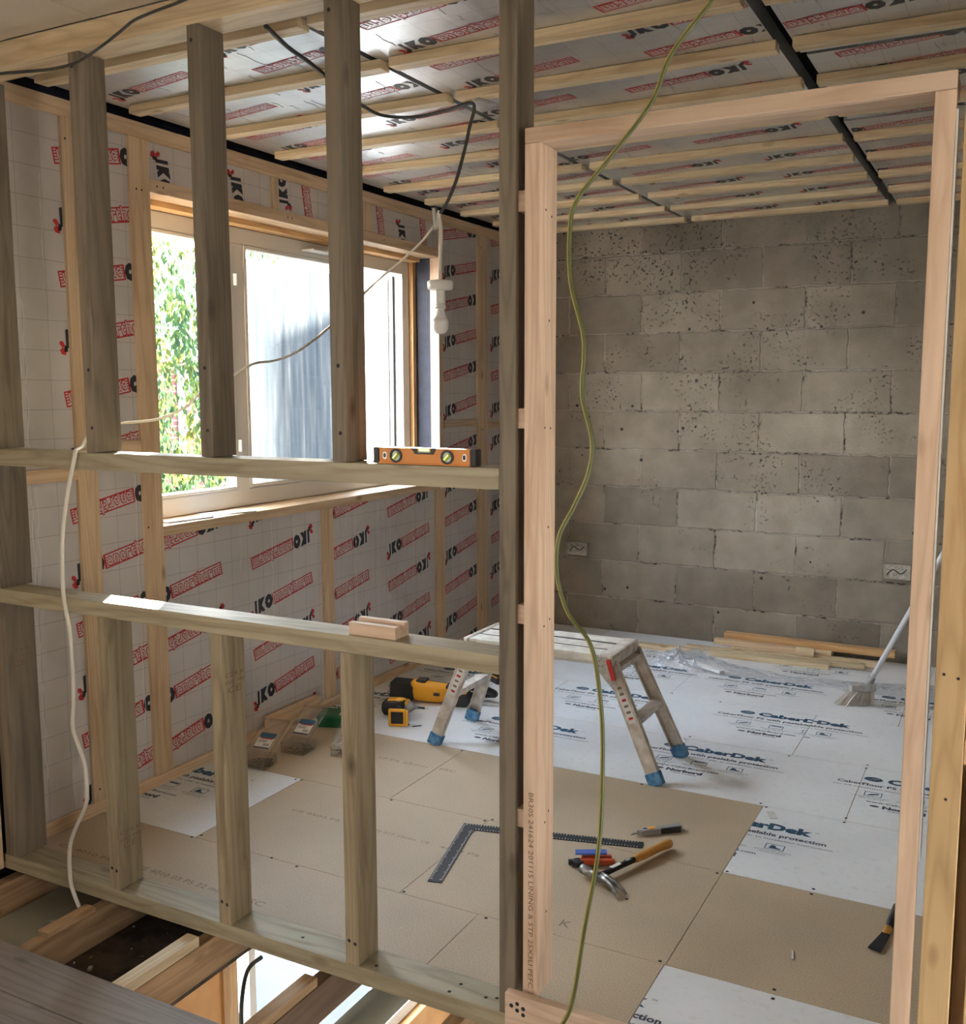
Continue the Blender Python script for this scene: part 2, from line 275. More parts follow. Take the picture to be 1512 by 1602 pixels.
# ------------------------------------------------------------------ geometry helpers
class MB:
    def __init__(s): s.v = []; s.f = []; s.mi = []; s.mats = []
    def mid(s, mat):
        if mat not in s.mats: s.mats.append(mat)
        return s.mats.index(mat)
    def add(s, vs, fs, mat):
        o = len(s.v); s.v += [tuple(v) for v in vs]; k = s.mid(mat)
        for f in fs: s.f.append(tuple(i + o for i in f)); s.mi.append(k)
    def box(s, lo, hi, mat, bev=0.0, M=None):
        x0, y0, z0 = lo; x1, y1, z1 = hi
        if bev <= 0:
            vs = [Vector(c) for c in ((x0, y0, z0), (x1, y0, z0), (x1, y1, z0), (x0, y1, z0), (x0, y0, z1), (x1, y0, z1), (x1, y1, z1), (x0, y1, z1))]
            fs = [(0, 3, 2, 1), (4, 5, 6, 7), (0, 1, 5, 4), (1, 2, 6, 5), (2, 3, 7, 6), (3, 0, 4, 7)]
        else:
            bm = bmesh.new(); bmesh.ops.create_cube(bm, size=1.0)
            for v in bm.verts: v.co = Vector(((x0 + x1) / 2 + v.co.x * (x1 - x0), (y0 + y1) / 2 + v.co.y * (y1 - y0), (z0 + z1) / 2 + v.co.z * (z1 - z0)))
            bmesh.ops.bevel(bm, geom=bm.edges[:], offset=min(bev, 0.45 * min(x1 - x0, y1 - y0, z1 - z0)), segments=2, affect='EDGES', profile=0.6)
            bm.verts.index_update(); vs = [v.co.copy() for v in bm.verts]; fs = [tuple(v.index for v in f.verts) for f in bm.faces]; bm.free()
        if M is not None: vs = [M @ v for v in vs]
        s.add(vs, fs, mat); return s
    def tube(s, pts, r, mat, seg=8, cap=True, flatf=1.0):
        pts = [Vector(p) for p in pts]; n = len(pts); rs = r if isinstance(r, (list, tuple)) else [r] * n
        t0 = (pts[1] - pts[0]).normalized(); u = t0.orthogonal().normalized(); vs = []
        for i, p in enumerate(pts):
            t = (pts[min(i + 1, n - 1)] - pts[max(i - 1, 0)]).normalized(); u = (u - t * u.dot(t)).normalized(); w_ = t.cross(u)
            for k in range(seg):
                a = 2 * math.pi * k / seg; vs.append(p + (u * math.cos(a) + w_ * math.sin(a) * flatf) * rs[i])
        fs = [(i * seg + k, i * seg + (k + 1) % seg, (i + 1) * seg + (k + 1) % seg, (i + 1) * seg + k) for i in range(n - 1) for k in range(seg)]
        if cap: fs += [tuple(range(seg - 1, -1, -1)), tuple((n - 1) * seg + k for k in range(seg))]
        s.add(vs, fs, mat); return s
    def prism(s, poly, d0, d1, mat, M=None):
        # poly: 2D outline in local xy, extruded z d0..d1
        n = len(poly); vs = [Vector((x, y, d0)) for x, y in poly] + [Vector((x, y, d1)) for x, y in poly]
        if M is not None: vs = [M @ v for v in vs]
        fs = [tuple(range(n - 1, -1, -1)), tuple(range(n, 2 * n))] + [(i, (i + 1) % n, n + (i + 1) % n, n + i) for i in range(n)]
        s.add(vs, fs, mat); return s
    def lathe(s, prof, mat, seg=24, M=None):
        vs = []; n = len(prof)
        for r, z in prof:
            for k in range(seg):
                a = 2 * math.pi * k / seg; vs.append(Vector((r * math.cos(a), r * math.sin(a), z)))
        if M is not None: vs = [M @ v for v in vs]
        fs = [(i * seg + k, i * seg + (k + 1) % seg, (i + 1) * seg + (k + 1) % seg, (i + 1) * seg + k) for i in range(n - 1) for k in range(seg)]
        fs += [tuple(range(seg - 1, -1, -1)), tuple((n - 1) * seg + k for k in range(seg))]
        s.add(vs, fs, mat); return s
    def build(s, name, parent=None, label=None, cat=None, group=None, kind=None, smooth=False, origin=None):
        me = bpy.data.meshes.new(name)
        if origin is None and s.v:
            origin = tuple(sum(v[i] for v in s.v) / len(s.v) for i in range(3)) if parent is None else (0, 0, 0)
        ox, oy, oz = origin or (0, 0, 0)
        me.from_pydata([(a - ox, b - oy, c - oz) for a, b, c in s.v], [], s.f)
        for mt in s.mats: me.materials.append(mt)
        me.polygons.foreach_set('material_index', s.mi)
        if smooth: me.polygons.foreach_set('use_smooth', [True] * len(s.f))
        me.update(); o = bpy.data.objects.new(name, me); COL.objects.link(o); o.location = (ox, oy, oz)
        if parent is not None: o.parent = parent
        tag(o, label, cat, group, kind); return o
def tag(o, label=None, cat=None, group=None, kind=None):
    if label: o['label'] = label
    if cat: o['category'] = cat
    if group: o['group'] = group
    if kind: o['kind'] = kind
    return o
def thing(name, loc, label, cat, group=None, rz=0.0):
    o = bpy.data.objects.new(name, None); COL.objects.link(o); o.location = loc; o.rotation_euler = (0, 0, rz); o.empty_display_size = 0.05
    return tag(o, label, cat, group)
def struct(name, mb, parent=None, origin=(0, 0, 0)):
    return mb.build(name, parent, kind='structure', origin=origin)
def beam(name, lo, hi, tone, label=None, cat=None, group=None, parent=None, kind=None, ax=None, bev=0.002):
    d = [hi[i] - lo[i] for i in range(3)]
    if ax is None: ax = d.index(max(d))
    c = tuple((lo[i] + hi[i]) / 2 for i in range(3)); mb = MB()
    mb.box(lo, hi, wood(tone, ax), bev)
    return mb.build(name, parent, label, cat, group, kind, origin=c)
def smooth_path(pts, k=6):
    P = [Vector(p) for p in pts]; out = []
    for i in range(len(P) - 1):
        p0 = P[max(i - 1, 0)]; p1 = P[i]; p2 = P[i + 1]; p3 = P[min(i + 2, len(P) - 1)]
        for j in range(k):
            t = j / k; out.append(0.5 * ((2 * p1) + (p2 - p0) * t + (2 * p0 - 5 * p1 + 4 * p2 - p3) * t * t + (3 * p1 - p0 - 3 * p2 + p3) * t ** 3))
    out.append(P[-1]); return out
def holes(parent, pts, n_axis, name='nail_hole', r=0.0052, mat=None):
    mb = MB()
    for p in pts:
        nrm = Vector(n_axis); c = Vector(p) + nrm * 0.0004; u = nrm.orthogonal().normalized(); w_ = nrm.cross(u)
        vs = [c + (u * math.cos(a * math.pi / 4) + w_ * math.sin(a * math.pi / 4)) * r for a in range(8)]
        mb.add(vs, [tuple(range(8))], mat or DARK)
    loc = parent.location; o = mb.build(name, parent, origin=(0, 0, 0)); o.location = (-loc[0], -loc[1], -loc[2]); return o

# ------------------------------------------------------------------ lettering
_tc = {}
def text_polys(s, bold=0.0, shear=0.0):
    key = (s, bold, shear); sp_ = 1.16 if s == 'enertherm' else 1.0
    if key in _tc: return _tc[key]
    cu = bpy.data.curves.new('t', 'FONT'); cu.body = s; cu.size = 1.0; cu.offset = bold; cu.shear = shear; cu.resolution_u = 2; cu.space_character = sp_
    ob = bpy.data.objects.new('t', cu); COL.objects.link(ob); dg = bpy.context.evaluated_depsgraph_get(); dg.update()
    me = bpy.data.meshes.new_from_object(ob.evaluated_get(dg))
    vs = [(v.co.x, v.co.y) for v in me.vertices]; polys = [[vs[i] for i in p.vertices] for p in me.polygons]
    bpy.data.objects.remove(ob); bpy.data.curves.remove(cu); bpy.data.meshes.remove(me)
    xs = [x for p in polys for x, y in p] or [0, 1]; x0, x1 = min(xs), max(xs)
    polys = [[((x - x0) / (x1 - x0), y) for x, y in p] for p in polys]   # width normalised to 1, y in em
    _tc[key] = (polys, x1 - x0); return _tc[key]
def put_text(out, s, x, y, wd, capH, mat, layer=1, bold=0.0, shear=0.0):
    polys, _ = text_polys(s, bold, shear); ky = capH / 0.70
    for p in polys: out.append(([(x + a * wd, y + b * ky) for a, b in p], mat, layer))
def rectp(x0, y0, x1, y1): return [(x0, y0), (x1, y0), (x1, y1), (x0, y1)]
def logo_polys(foil):
    out = []
    # red hook with two barbs, then heavy slanted IKO, then outlined lettering in a red frame
    out.append(([(0.004, -0.024), (0.020, -0.030), (0.026, -0.012), (0.014, -0.002), (0.0, -0.010)], P_RED, 1))
    out.append(([(0.002, 0.012), (0.012, -0.004), (0.024, 0.0), (0.019, 0.016), (0.008, 0.020)], P_RED, 1))
    out.append(([(0.016, -0.020), (0.030, -0.020), (0.036, 0.0), (0.022, 0.002)], P_BLACK, 1))
    put_text(out, 'I', 0.028, 0.0, 0.022, 0.046, P_BLACK, 1, 0.13, 0.25)
    put_text(out, 'K', 0.050, 0.0, 0.052, 0.046, P_BLACK, 1, 0.13, 0.25)
    put_text(out, 'O', 0.099, 0.0, 0.052, 0.046, P_BLACK, 1, 0.13, 0.1)
    x0, x1, y0, y1, t = 0.150, 0.438, -0.006, 0.048, 0.0052
    out.append((rectp(x0, y0, x1, y0 + t), P_RED, 1)); out.append((rectp(x0, y1 - t, x1, y1), P_RED, 1))
    out.append((rectp(x1 - t, y0 + t, x1, y1 - t), P_RED, 1)); out.append((rectp(x0, y0 + t, x0 + t * 1.5, y1 - t), P_RED, 1))
    for i in range(4): out.append((rectp(x1 - 0.016, y0 + 0.0095 + i * 0.0095, x1 - t, y0 + 0.0135 + i * 0.0095), P_RED, 1))
    for i in range(4): out.append((rectp(x0 + t, y0 + 0.0095 + i * 0.0095, x0 + 0.013, y0 + 0.0135 + i * 0.0095), P_RED, 1))
    put_text(out, 'enertherm', x0 + 0.011, 0.0025, 0.262, 0.047, P_RED, 1, 0.07)
    put_text(out, 'enertherm', x0 + 0.0132, 0.0035, 0.2575, 0.0455, foil, 2, 0.014)
    return out
def caber_polys():
    out = []; B = P_BLUE; D = P_NAVY
    el = [(0.034 + 0.034 * math.cos(a * math.pi / 12), 0.022 + 0.023 * math.sin(a * math.pi / 12)) for a in range(24)]
    out.append((el, B, 1))
    for k in range(3):
        out.append(([(0.010 + k * 0.012, 0.006), (0.030 + k * 0.010, 0.026), (0.060, 0.030 - k * 0.008), (0.030 + k * 0.010, 0.029), (0.013 + k * 0.012, 0.006)], FILM, 2))
    put_text(out, 'CaberDek', 0.085, 0.0, 0.350, 0.048, B, 1, 0.055)
    put_text(out, 'TM', 0.440, 0.034, 0.014, 0.008, B)
    put_text(out, 'CaberFloor P5 with peelable protection', -0.09, -0.052, 0.58, 0.024, D, 1, 0.03)
    put_text(out, 'For full installation instructions, refer to installation instructions.', -0.10, -0.082, 0.62, 0.010, D, 1, 0.01)
    for i, x in enumerate((0.02, 0.165, 0.31)):
        X0, X1, Y0, Y1 = x, x + 0.062, -0.155, -0.112; t = 0.003
        for r_ in (rectp(X0, Y0, X1, Y0 + t), rectp(X0, Y1 - t, X1, Y1), rectp(X0, Y0, X0 + t, Y1), rectp(X1 - t, Y0, X1, Y1)): out.append((r_, B, 1))
        if i == 0: out.append(([(X0 + .01, Y0 + .006), (X0 + .03, Y0 + .012), (X0 + .05, Y0 + .022), (X0 + .052, Y0 + .034), (X0 + .03, Y0 + .026), (X0 + .018, Y0 + .02)], B, 1))
        if i == 1: out.append((rectp(X0 + .008, Y1 - .013, X1 - .008, Y1 - .004), B, 1))
        if i == 2: out.append(([(X0 + .012, Y0 + .008), (X0 + .054, Y0 + .008), (X0 + .05, Y0 + .014), (X0 + .036, Y0 + .020), (X0 + .030, Y0 + .034), (X0 + .018, Y0 + .034)], B, 1))
        put_text(out, ('MOISTURE RESISTANT', 'PEEL OFF PROTECTION', 'SLIP RESISTANT SURFACE')[i], x - 0.03, -0.170, 0.12, 0.007, D)
        put_text(out, ('SAFE TO WORK', 'FILM ON TOP', 'FOR SAFE WORKING')[i], x - 0.015, -0.183, 0.09, 0.007, D)
    put_text(out, 'www.CaberBoard.com', 0.035, -0.215, 0.26, 0.016, D, 1, 0.02)
    out.append(([(0.068 + 0.017 * math.cos(a * math.pi / 8), -0.246 + 0.008 * math.sin(a * math.pi / 8)) for a in range(16)], D, 1))
    put_text(out, 'Norbord', 0.095, -0.258, 0.145, 0.025, D, 1, 0.06)
    put_text(out, 'makes it better', 0.115, -0.277, 0.11, 0.010, D, 1, 0.01)
    return out
def clip(poly, lo, hi):
    for ax, val, sgn in ((0, lo[0], 1), (0, hi[0], -1), (1, lo[1], 1), (1, hi[1], -1)):
        out = []; n = len(poly)
        for i in range(n):
            a, b = poly[i], poly[(i + 1) % n]; da = sgn * (a[ax] - val); db = sgn * (b[ax] - val)
            if da >= 0: out.append(a)
            if (da >= 0) != (db >= 0):
                t = da / (da - db); out.append((a[0] + (b[0] - a[0]) * t, a[1] + (b[1] - a[1]) * t))
        poly = out
        if len(poly) < 3: return None
    return poly
def lettering(name, parent, placements, to3d, lo, hi, eps=0.0007):
    # placements: (polys, u0, v0, angle); plane coords (u,v) -> to3d(u,v,h)
    mb = MB()
    for polys, u0, v0, ang in placements:
        ca, sa = math.cos(ang), math.sin(ang)
        for p, mat, layer in polys:
            q = [(u0 + x * ca - y * sa, v0 + x * sa + y * ca) for x, y in p]
            xs = [a for a, b in q]; ys = [b for a, b in q]
            if max(xs) < lo[0] or min(xs) > hi[0] or max(ys) < lo[1] or min(ys) > hi[1]: continue
            if min(xs) < lo[0] or max(xs) > hi[0] or min(ys) < lo[1] or max(ys) > hi[1]:
                q = clip(q, lo, hi)
                if not q: continue
            mb.add([to3d(a, b, eps * layer) for a, b in q], [tuple(range(len(q)))], mat)
    if not mb.f: return None
    o = mb.build(name, parent, origin=(0, 0, 0)); l = parent.location; o.location = (-l[0], -l[1], -l[2]); return o

# ================================================================== STRUCTURE
def ring(mb, x0, x1, y0, y1, z0, z1, oy0, oy1, oz0, oz1, mat):
    mb.box((x0, y0, z0), (x1, oy0, z1), mat); mb.box((x0, oy1, z0), (x1, y1, z1), mat)
    mb.box((x0, oy0, z0), (x1, oy1, oz0), mat); mb.box((x0, oy0, oz1), (x1, oy1, z1), mat)
XW = -2.83; YB = 5.87; ZC = 2.478; YP0, YP1 = 1.975, 2.064
mb = MB(); mb.box((-2.95, YB, -0.15), (0.15, YB + 0.2, 2.9), BLOCK); struct('wall_back', mb)
mb = MB(); mb.box((0.0, 2.065, -0.15), (0.1, YB, 2.9), BLOCK); struct('wall_right', mb)
# left wall outer skin (membrane and masonry) around the window opening
mb = MB(); ring(mb, -3.10, -2.93, 1.9, 6.07, -0.16, 2.9, 2.74, 4.87, 0.94, 2.25, DPC); ring(mb, -3.12, -3.003, 2.6, 5.0, 0.85, 2.32, 2.801, 4.799, 0.996, 2.198, DPC); struct('wall_left', mb)
mb = MB(); ring(mb, -2.93, -2.86, -3.0, 1.93, 0.0, 2.47, -0.95, -0.3, 1.0, 1.7, PLASTER); struct('wall_near_left', mb)  # unseen wall; its opening is added to let in fill daylight
mb = MB(); ring(mb, 2.2, 2.3, -3.0, 1.95, 0.0, 2.47, -0.35, 0.35, 1.1, 1.75, PLASTER); struct('wall_near_right', mb)  # opening here is also made up, brightening faces turned to the right
mb = MB()
mb.box((-2.93, -3.2, 0), (2.3, -3.0, 2.47), PLASTER); struct('wall_near_back', mb)
mb = MB(); mb.box((0.1, 2.0, 0.0), (2.3, 2.08, 2.47), PLASTER); struct('wall_partition_right', mb)
# ceilings
mb = MB()
for x0, x1 in ((-2.93, -2.196), (-2.193, -0.9), (-0.897, 2.3)):
    mb.box((x0, -3.2, 2.472), (x1, 1.972, 2.49), OSB)
struct('ceiling_near', mb)
mb = MB(); mb.box((-2.93, -3.2, 2.60), (2.3, 6.07, 2.75), DARK); struct('ceiling', mb)
mb = MB(); mb.box((-2.93, 1.2, 2.40), (-2.66, 1.97, 2.471), DPC); struct('trim_1', mb)

# chipboard floor rows with open joints; white film on some boards
rows = [1.975, 2.42, 3.0, 3.574, 4.147, 4.73, 5.30, 5.87]
joints = {0: [-1.30, -0.745], 1: [-2.39, -1.57, -0.742], 2: [-1.983, -0.742], 3: [-1.19, -0.46], 4: [-2.0, -0.752], 5: [-1.46, -0.40], 6: [-2.2, -0.9]}
def filmed(r, xc): return r >= 3 or (r == 2 and xc > -0.742) or (r == 1 and xc < -2.39) or (r == 0 and xc > -0.745)
fb, ff = MB(), MB(); g = 0.0011
for r in range(7):
    xs = [-2.86] + joints[r] + [0.0]; yr0 = rows[r] + (0.03 if r == 0 else 0)
    for i in range(len(xs) - 1):
        x0, x1 = xs[i], xs[i + 1]; fm = filmed(r, (x0 + x1) / 2)
        fb.box((x0 + g, yr0 + g, -0.022), (x1 - g, rows[r + 1] - g, -0.0006 if fm else 0.0), CHIP)
        if fm: ff.box((x0 + g, rows[r] + g, -0.0006), (x1 - g, rows[r + 1] - g, 0.0), FILM)
fb.box((-2.86, 2.07, -0.04), (0, YB, -0.023), DARK)
floor = struct('floor', fb)
ff.build('white_film', floor, label='white printed protective film on the boards', origin=(0, 0, 0))
def floor3d(u, v, h): return (u, v, h)
cp = caber_polys()
blocks = [(-1.262, 4.01, -3, -0.461), (-1.912, 4.60, -3, -0.753), (-1.079, 4.60, -3, -0.753), (-1.276, 5.15, -3, 0), (-0.453, 4.0, -3, 0), (-0.52, 5.15, -3, 0),
          (-1.92, 5.16, -3, -1.40), (-2.075, 3.98, -3, -1.19), (-3.02, 4.05, -2.83, -1.19), (-2.69, 4.60, -3, -2.0), (-2.72, 5.15, -3, 0), (-2.5, 5.62, -3, 0), (-1.85, 5.62, -3, 0), (-1.1, 5.66, -3, 0)]
for i, (x, y, xa, xb) in enumerate(blocks):
    lettering('printed_lettering', floor, [(cp, x, y, 0.0)], floor3d, (max(xa, -2.83), 3.576), (xb, 5.86), 0.0005)
lettering('printed_lettering', floor, [(cp, -1.02, 4.605, 0.0)], floor3d, (-0.75, 4.149), (0, 4.728), 0.0005)
lettering('printed_lettering', floor, [(cp, -0.975, 3.385, 0.0)], floor3d, (-0.740, 3.002), (0, 3.572), 0.0005)
lettering('printed_lettering', floor, [(cp, -3.0, 2.86, 0.0)], floor3d, (-2.828, 2.43), (-2.392, 2.97), 0.0005)
lettering('printed_lettering', floor, [(cp, -1.165, 2.22, 0.0)], floor3d, (-0.743, 1.99), (0, 2.418), 0.0005)
st = []
for s_, x, y, wd, h in (('CE 4010 03 17 P5 22mm', -2.50, 3.325, 0.48, 0.018), ('FSC', -1.965, 3.33, 0.07, 0.022), ('CE 4010 03 P5 22 mm', -2.40, 2.165, 0.36, 0.022), ('FSC', -1.96, 2.16, 0.075, 0.026),
                       ('EN 312 22mm  CE', -1.89, 2.74, 0.23, 0.016), ('4010 P5', -1.62, 2.735, 0.15, 0.016), ('CE 0502 P5 E1', -2.24, 2.745, 0.26, 0.016), ('CE 4010 P5', -2.75, 2.16, 0.24, 0.018), ('K', -1.07, 2.47, 0.03, 0.035)):
    put_text(st, s_, x, y, wd, h, P_STAMP)
lettering('stamped_lettering', floor, [(st, 0, 0, 0.0)], floor3d, (-2.8, 2.0), (0, 3.57), 0.0004)
sc = MB()
for x, y in [(-2.41, 2.985), (-2.385, 2.99), (-2.38, 2.44), (-2.4, 2.415), (-1.58, 2.99), (-1.56, 3.01), (-1.56, 2.43), (-1.99, 3.56), (-1.97, 2.99), (-1.20, 3.56), (-0.755, 3.59), (-0.73, 3.565), (-0.755, 2.985), (-0.73, 3.01), (-0.76, 2.43), (-0.47, 3.02), (-0.47, 2.985), (-0.465, 2.44), (-0.46, 2.40),
             (-0.46, 3.56), (-0.46, 3.60), (-0.46, 4.13), (-0.46, 4.17), (-1.20, 4.13), (-1.19, 4.17), (-1.60, 3.6), (-0.76, 4.13), (-1.20, 4.72), (-1.45, 4.75), (-1.27, 2.41), (-1.15, 2.44), (-0.95, 2.70), (-1.2, 2.62), (-2.06, 2.42), (-1.95, 2.41)]:
    sc.add([(x + 0.0055 * math.cos(a * math.pi / 4), y + 0.0055 * math.sin(a * math.pi / 4), 0.0006) for a in range(8)], [tuple(range(8))], DARK)
sc.build('screw_head', floor, origin=(0, 0, 0))

# near floor boards, trimmer
mb = MB()
for i, (y0, y1) in enumerate(((-3.2, 0.6), (0.602, 1.05), (1.052, 1.531), (1.534, 1.672))): mb.box((-2.86, y0, -0.03), (2.3, y1, 0.0), wood('old', 0), 0.002)
struct('floor_near', mb)
beam('trimmer_board', (-2.86, 1.675, -0.15), (2.0, 1.700, -0.012), 'old', 'dark edge board along the near side of the open floor gap', 'timber')

# ================================================================== PARTITION FRAME
PG = 'grey green treated timbers of the stud partition'
beam('top_plate', (-2.80, YP0, 2.402), (-0.5, YP1, 2.4705), 'batten', 'tan pine top plate of the stud partition under the ceiling board', 'timber beam')
rail_u = beam('rail', (-2.76, YP0, 1.282), (-1.0065, YP1, 1.330), 'treated', 'upper treated rail of the partition, carrying the orange spirit level', 'timber rail', PG)
rail_l = beam('rail', (-2.76, YP0, 0.862), (-1.0065, YP1, 0.906), 'treated', 'lower treated rail of the partition, carrying the grooved wood block', 'timber rail', PG)
plate_b = beam('bottom_plate', (-2.765, YP0, 0.0), (-0.985, YP1 + 0.004, 0.046), 'treated', 'treated bottom plate of the partition beside the open joists', 'timber plate', PG)
holes(plate_b, [(-1.14, 2.03, .046), (-1.15, 1.99, .046), (-1.06, 2.01, .046), (-1.035, 2.02, .046), (-1.37, 2.0, .046), (-1.62, 2.02, .046)], (0, 0, 1))
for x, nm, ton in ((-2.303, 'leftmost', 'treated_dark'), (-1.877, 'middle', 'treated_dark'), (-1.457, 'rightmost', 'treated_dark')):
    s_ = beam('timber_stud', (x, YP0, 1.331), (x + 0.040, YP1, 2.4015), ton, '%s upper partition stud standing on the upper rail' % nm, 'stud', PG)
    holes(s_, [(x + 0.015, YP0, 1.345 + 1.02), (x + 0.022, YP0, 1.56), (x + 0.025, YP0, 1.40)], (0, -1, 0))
for x, nm in ((-2.295, 'leftmost'), (-1.872, 'middle'), (-1.447, 'rightmost')):
    s_ = beam('timber_stud', (x, YP0, 0.0465), (x + 0.040, YP1, 0.8615), 'treated_mid', '%s lower partition stud under the lower rail' % nm, 'stud', PG)
    holes(s_, [(x + 0.012, YP0, 0.11), (x + 0.03, YP0, 0.105)], (0, -1, 0))
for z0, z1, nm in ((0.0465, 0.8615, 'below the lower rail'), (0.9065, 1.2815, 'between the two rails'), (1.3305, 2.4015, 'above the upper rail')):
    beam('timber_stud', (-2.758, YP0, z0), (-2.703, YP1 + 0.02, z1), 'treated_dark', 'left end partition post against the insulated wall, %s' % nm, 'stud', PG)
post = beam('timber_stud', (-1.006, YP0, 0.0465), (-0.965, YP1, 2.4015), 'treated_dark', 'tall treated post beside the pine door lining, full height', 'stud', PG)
beam('corner_post', (-2.855, 1.935, 0.0), (-2.768, 1.972, 2.40), 'pine', 'pale pine post in the corner at the far left edge', 'stud')
# stamp on rails/plates
stp = []
put_text(stp, 'C24 KD', 0, 0, 0.10, 0.012, P_STAMP2); put_text(stp, 'FSC MIX', 0, -0.02, 0.09, 0.010, P_STAMP2); put_text(stp, 'CE', 0.01, -0.045, 0.05, 0.018, P_STAMP2)
for u, v, x in ((1.985, 0.74, -1.8315), (1.985, 0.21, -2.2545), (1.985, 0.70, -2.7025)):
    o_ = lettering('stamped_lettering', [ob for ob in bpy.data.objects if ob.name.startswith('timber_stud') and abs(ob.location[0] - x) < 0.06 and ob.location[2] < 0.8][0],
                   [(stp, u, v, 0.0)], (lambda a, b, h, X=x: (X + h, a, b)), (1.976, 0), (2.063, 2), 0.0006)

# door lining
DL = 'pale pine door lining pieces'
jl = beam('door_jamb', (-0.944, YP0 - 0.002, 0.112), (-0.907, YP0 + 0.083, 2.013), 'pine_pink', 'left pine door jamb with stamped print near its foot', 'door jamb', DL)
jr = beam('door_jamb', (-0.157, YP0 - 0.002, 0.08), (-0.122, YP0 + 0.02, 2.013), 'pine_pink', 'right pine door jamb against the yellow stud', 'door jamb', DL)
dh = beam('door_head', (-0.944, YP0 - 0.002, 2.0135), (-0.122, YP0 + 0.083, 2.045), 'pine_pink', 'pine head board across the top of the doorway', 'door head', DL)
ft = beam('stretcher_board', (-0.972, 1.936, 0.045), (0.3, 1.958, 0.128), 'pine_pink', 'pine strip nailed across the foot of the doorway', 'timber board')
holes(ft, [(-0.955, 1.936, 0.10), (-0.94, 1.936, 0.108), (-0.94, 1.936, 0.092), (-0.925, 1.936, 0.10), (-0.925, 1.936, 0.085)], (0, -1, 0))
sj = []; put_text(sj, 'BR30S 241624 201115 LINING & STP 25X3LI PEFC 7126', 0, 0, 0.52, 0.012, P_STAMP2)
lettering('stamped_lettering', jl, [(sj, -0.930, 0.60, -math.pi / 2)], lambda a, b, h: (a, YP0 - 0.002 - h, b), (-0.95, 0), (-0.90, 2), 0.0006)
for z in (1.90, 1.44, 1.005, 0.53):
    nm = {1.90: 'top', 1.44: 'second from top', 1.005: 'third from top', 0.53: 'lowest'}[z]
    beam('packer', (-0.9648, 1.984, z - 0.022), (-0.9445, 2.05, z + 0.022), 'pine_pink', '%s small wood packer between the tall post and the door jamb' % nm, 'wood packer', 'packers beside the left door jamb', ax=0)
holes(jl, [(-0.907, 2.0, 1.88), (-0.907, 2.03, 1.87), (-0.907, 2.0, 1.42), (-0.907, 2.03, 1.418), (-0.907, 2.0, 0.98), (-0.907, 2.03, 0.99), (-0.907, 2.01, 0.52), (-0.907, 2.03, 0.54), (-0.907, 2.02, 1.2), (-0.907, 2.02, 1.65), (-0.907, 2.02, 0.3)], (1, 0, 0), r=0.003)
mb = MB(); mb.box((-0.1215, YP0 + 0.0, 0.62), (-0.118, YP0 + 0.03, 1.98), PAPER); mb.build('packing_strip', None, 'thin white strip in the gap behind the right door jamb', 'plastic strip')
ys = beam('timber_stud', (-0.108, YP0 - 0.004, 0.0), (-0.055, YP1, 2.402), 'yellow_pine', 'wide yellow pine stud to the right of the doorway', 'stud')
holes(ys, [(-0.094, YP0 - 0.004, 0.985), (-0.07, YP0 - 0.004, 0.98), (-0.08, YP0 - 0.004, 0.75), (-0.07, YP0 - 0.004, 1.3)], (0, -1, 0), r=0.003)
beam('backing_board', (-0.0545, YP0 + 0.05, 0.0), (0.12, YP0 + 0.062, 2.402), 'joist', 'brown board closing the bay right of the yellow stud', 'timber board')
beam('noggin', (-0.0545, YP0 + 0.003, 0.818), (0.12, YP0 + 0.049, 0.868), 'pine', 'short pale noggin at the right edge of the view', 'noggin')
beam('timber_stud', (-0.0545, YP0 - 0.002, 0.93), (-0.012, YP0 + 0.049, 2.402), 'joist', 'brown stud doubled beside the yellow stud at the right edge', 'stud')
beam('timber_stud', (-0.030, YP0 - 0.002, 0.0), (0.02, YP0 + 0.049, 0.80), 'yellow_pine', 'short yellow stud low at the right edge', 'stud')

# ================================================================== LEFT WALL TIMBER AND INSULATION
WG = 'pink pine frame of the window wall'
def wt(name, y0, y1, z0, z1, label, cat='stud', x0=-2.885, x1=XW, hs=()):
    o_ = beam(name, (x0, y0, z0), (x1, y1, z1), 'pine', label, cat, WG)
    if hs: holes(o_, [(x1, a, b) for a, b in hs], (1, 0, 0), r=0.004)
    return o_
wt('top_plate', 1.97, 5.87, 2.401, 2.456, 'pine top plate along the window wall', 'timber beam')
wt('bottom_plate', 2.066, 5.87, 0.0, 0.044, 'pine bottom plate along the foot of the window wall', 'timber plate')
wt('timber_stud', 2.385, 2.470, 0.0445, 2.4005, 'window wall stud left of the window, seen behind the leftmost partition stud', hs=((2.40, 2.33), (2.41, 0.09)))
wt('timber_stud', 2.674, 2.765, 0.0445, 2.4005, 'window wall stud forming the left side of the window opening', hs=((2.70, 2.22), (2.725, 2.22), (2.69, 1.0)))
wt('timber_stud', 3.752, 3.832, 0.0445, 0.9555, 'short stud under the middle of the window sill')
wt('timber_stud', 4.790, 4.885, 0.0445, 0.9555, 'short stud under the right end of the window sill')
wt('timber_stud', 5.285, 5.405, 0.0445, 2.4005, 'window wall stud nearest the block wall', hs=((5.32, 2.33), (5.33, 1.27), (5.345, 1.27)))
wt('timber_stud', 5.80, 5.868, 0.0445, 2.4005, 'last window wall stud tight in the corner by the block wall')
jk = beam('timber_stud', (-2.885, 4.832, 0.9955), (XW, 4.875, 2.2195), 'pine_pink', 'pale stud at the right side of the window opening', 'stud', WG)
holes(jk, [(-2.86, 4.832, 1.46), (-2.85, 4.832, 1.44), (-2.86, 4.832, 1.42)], (0, -1, 0), r=0.003)
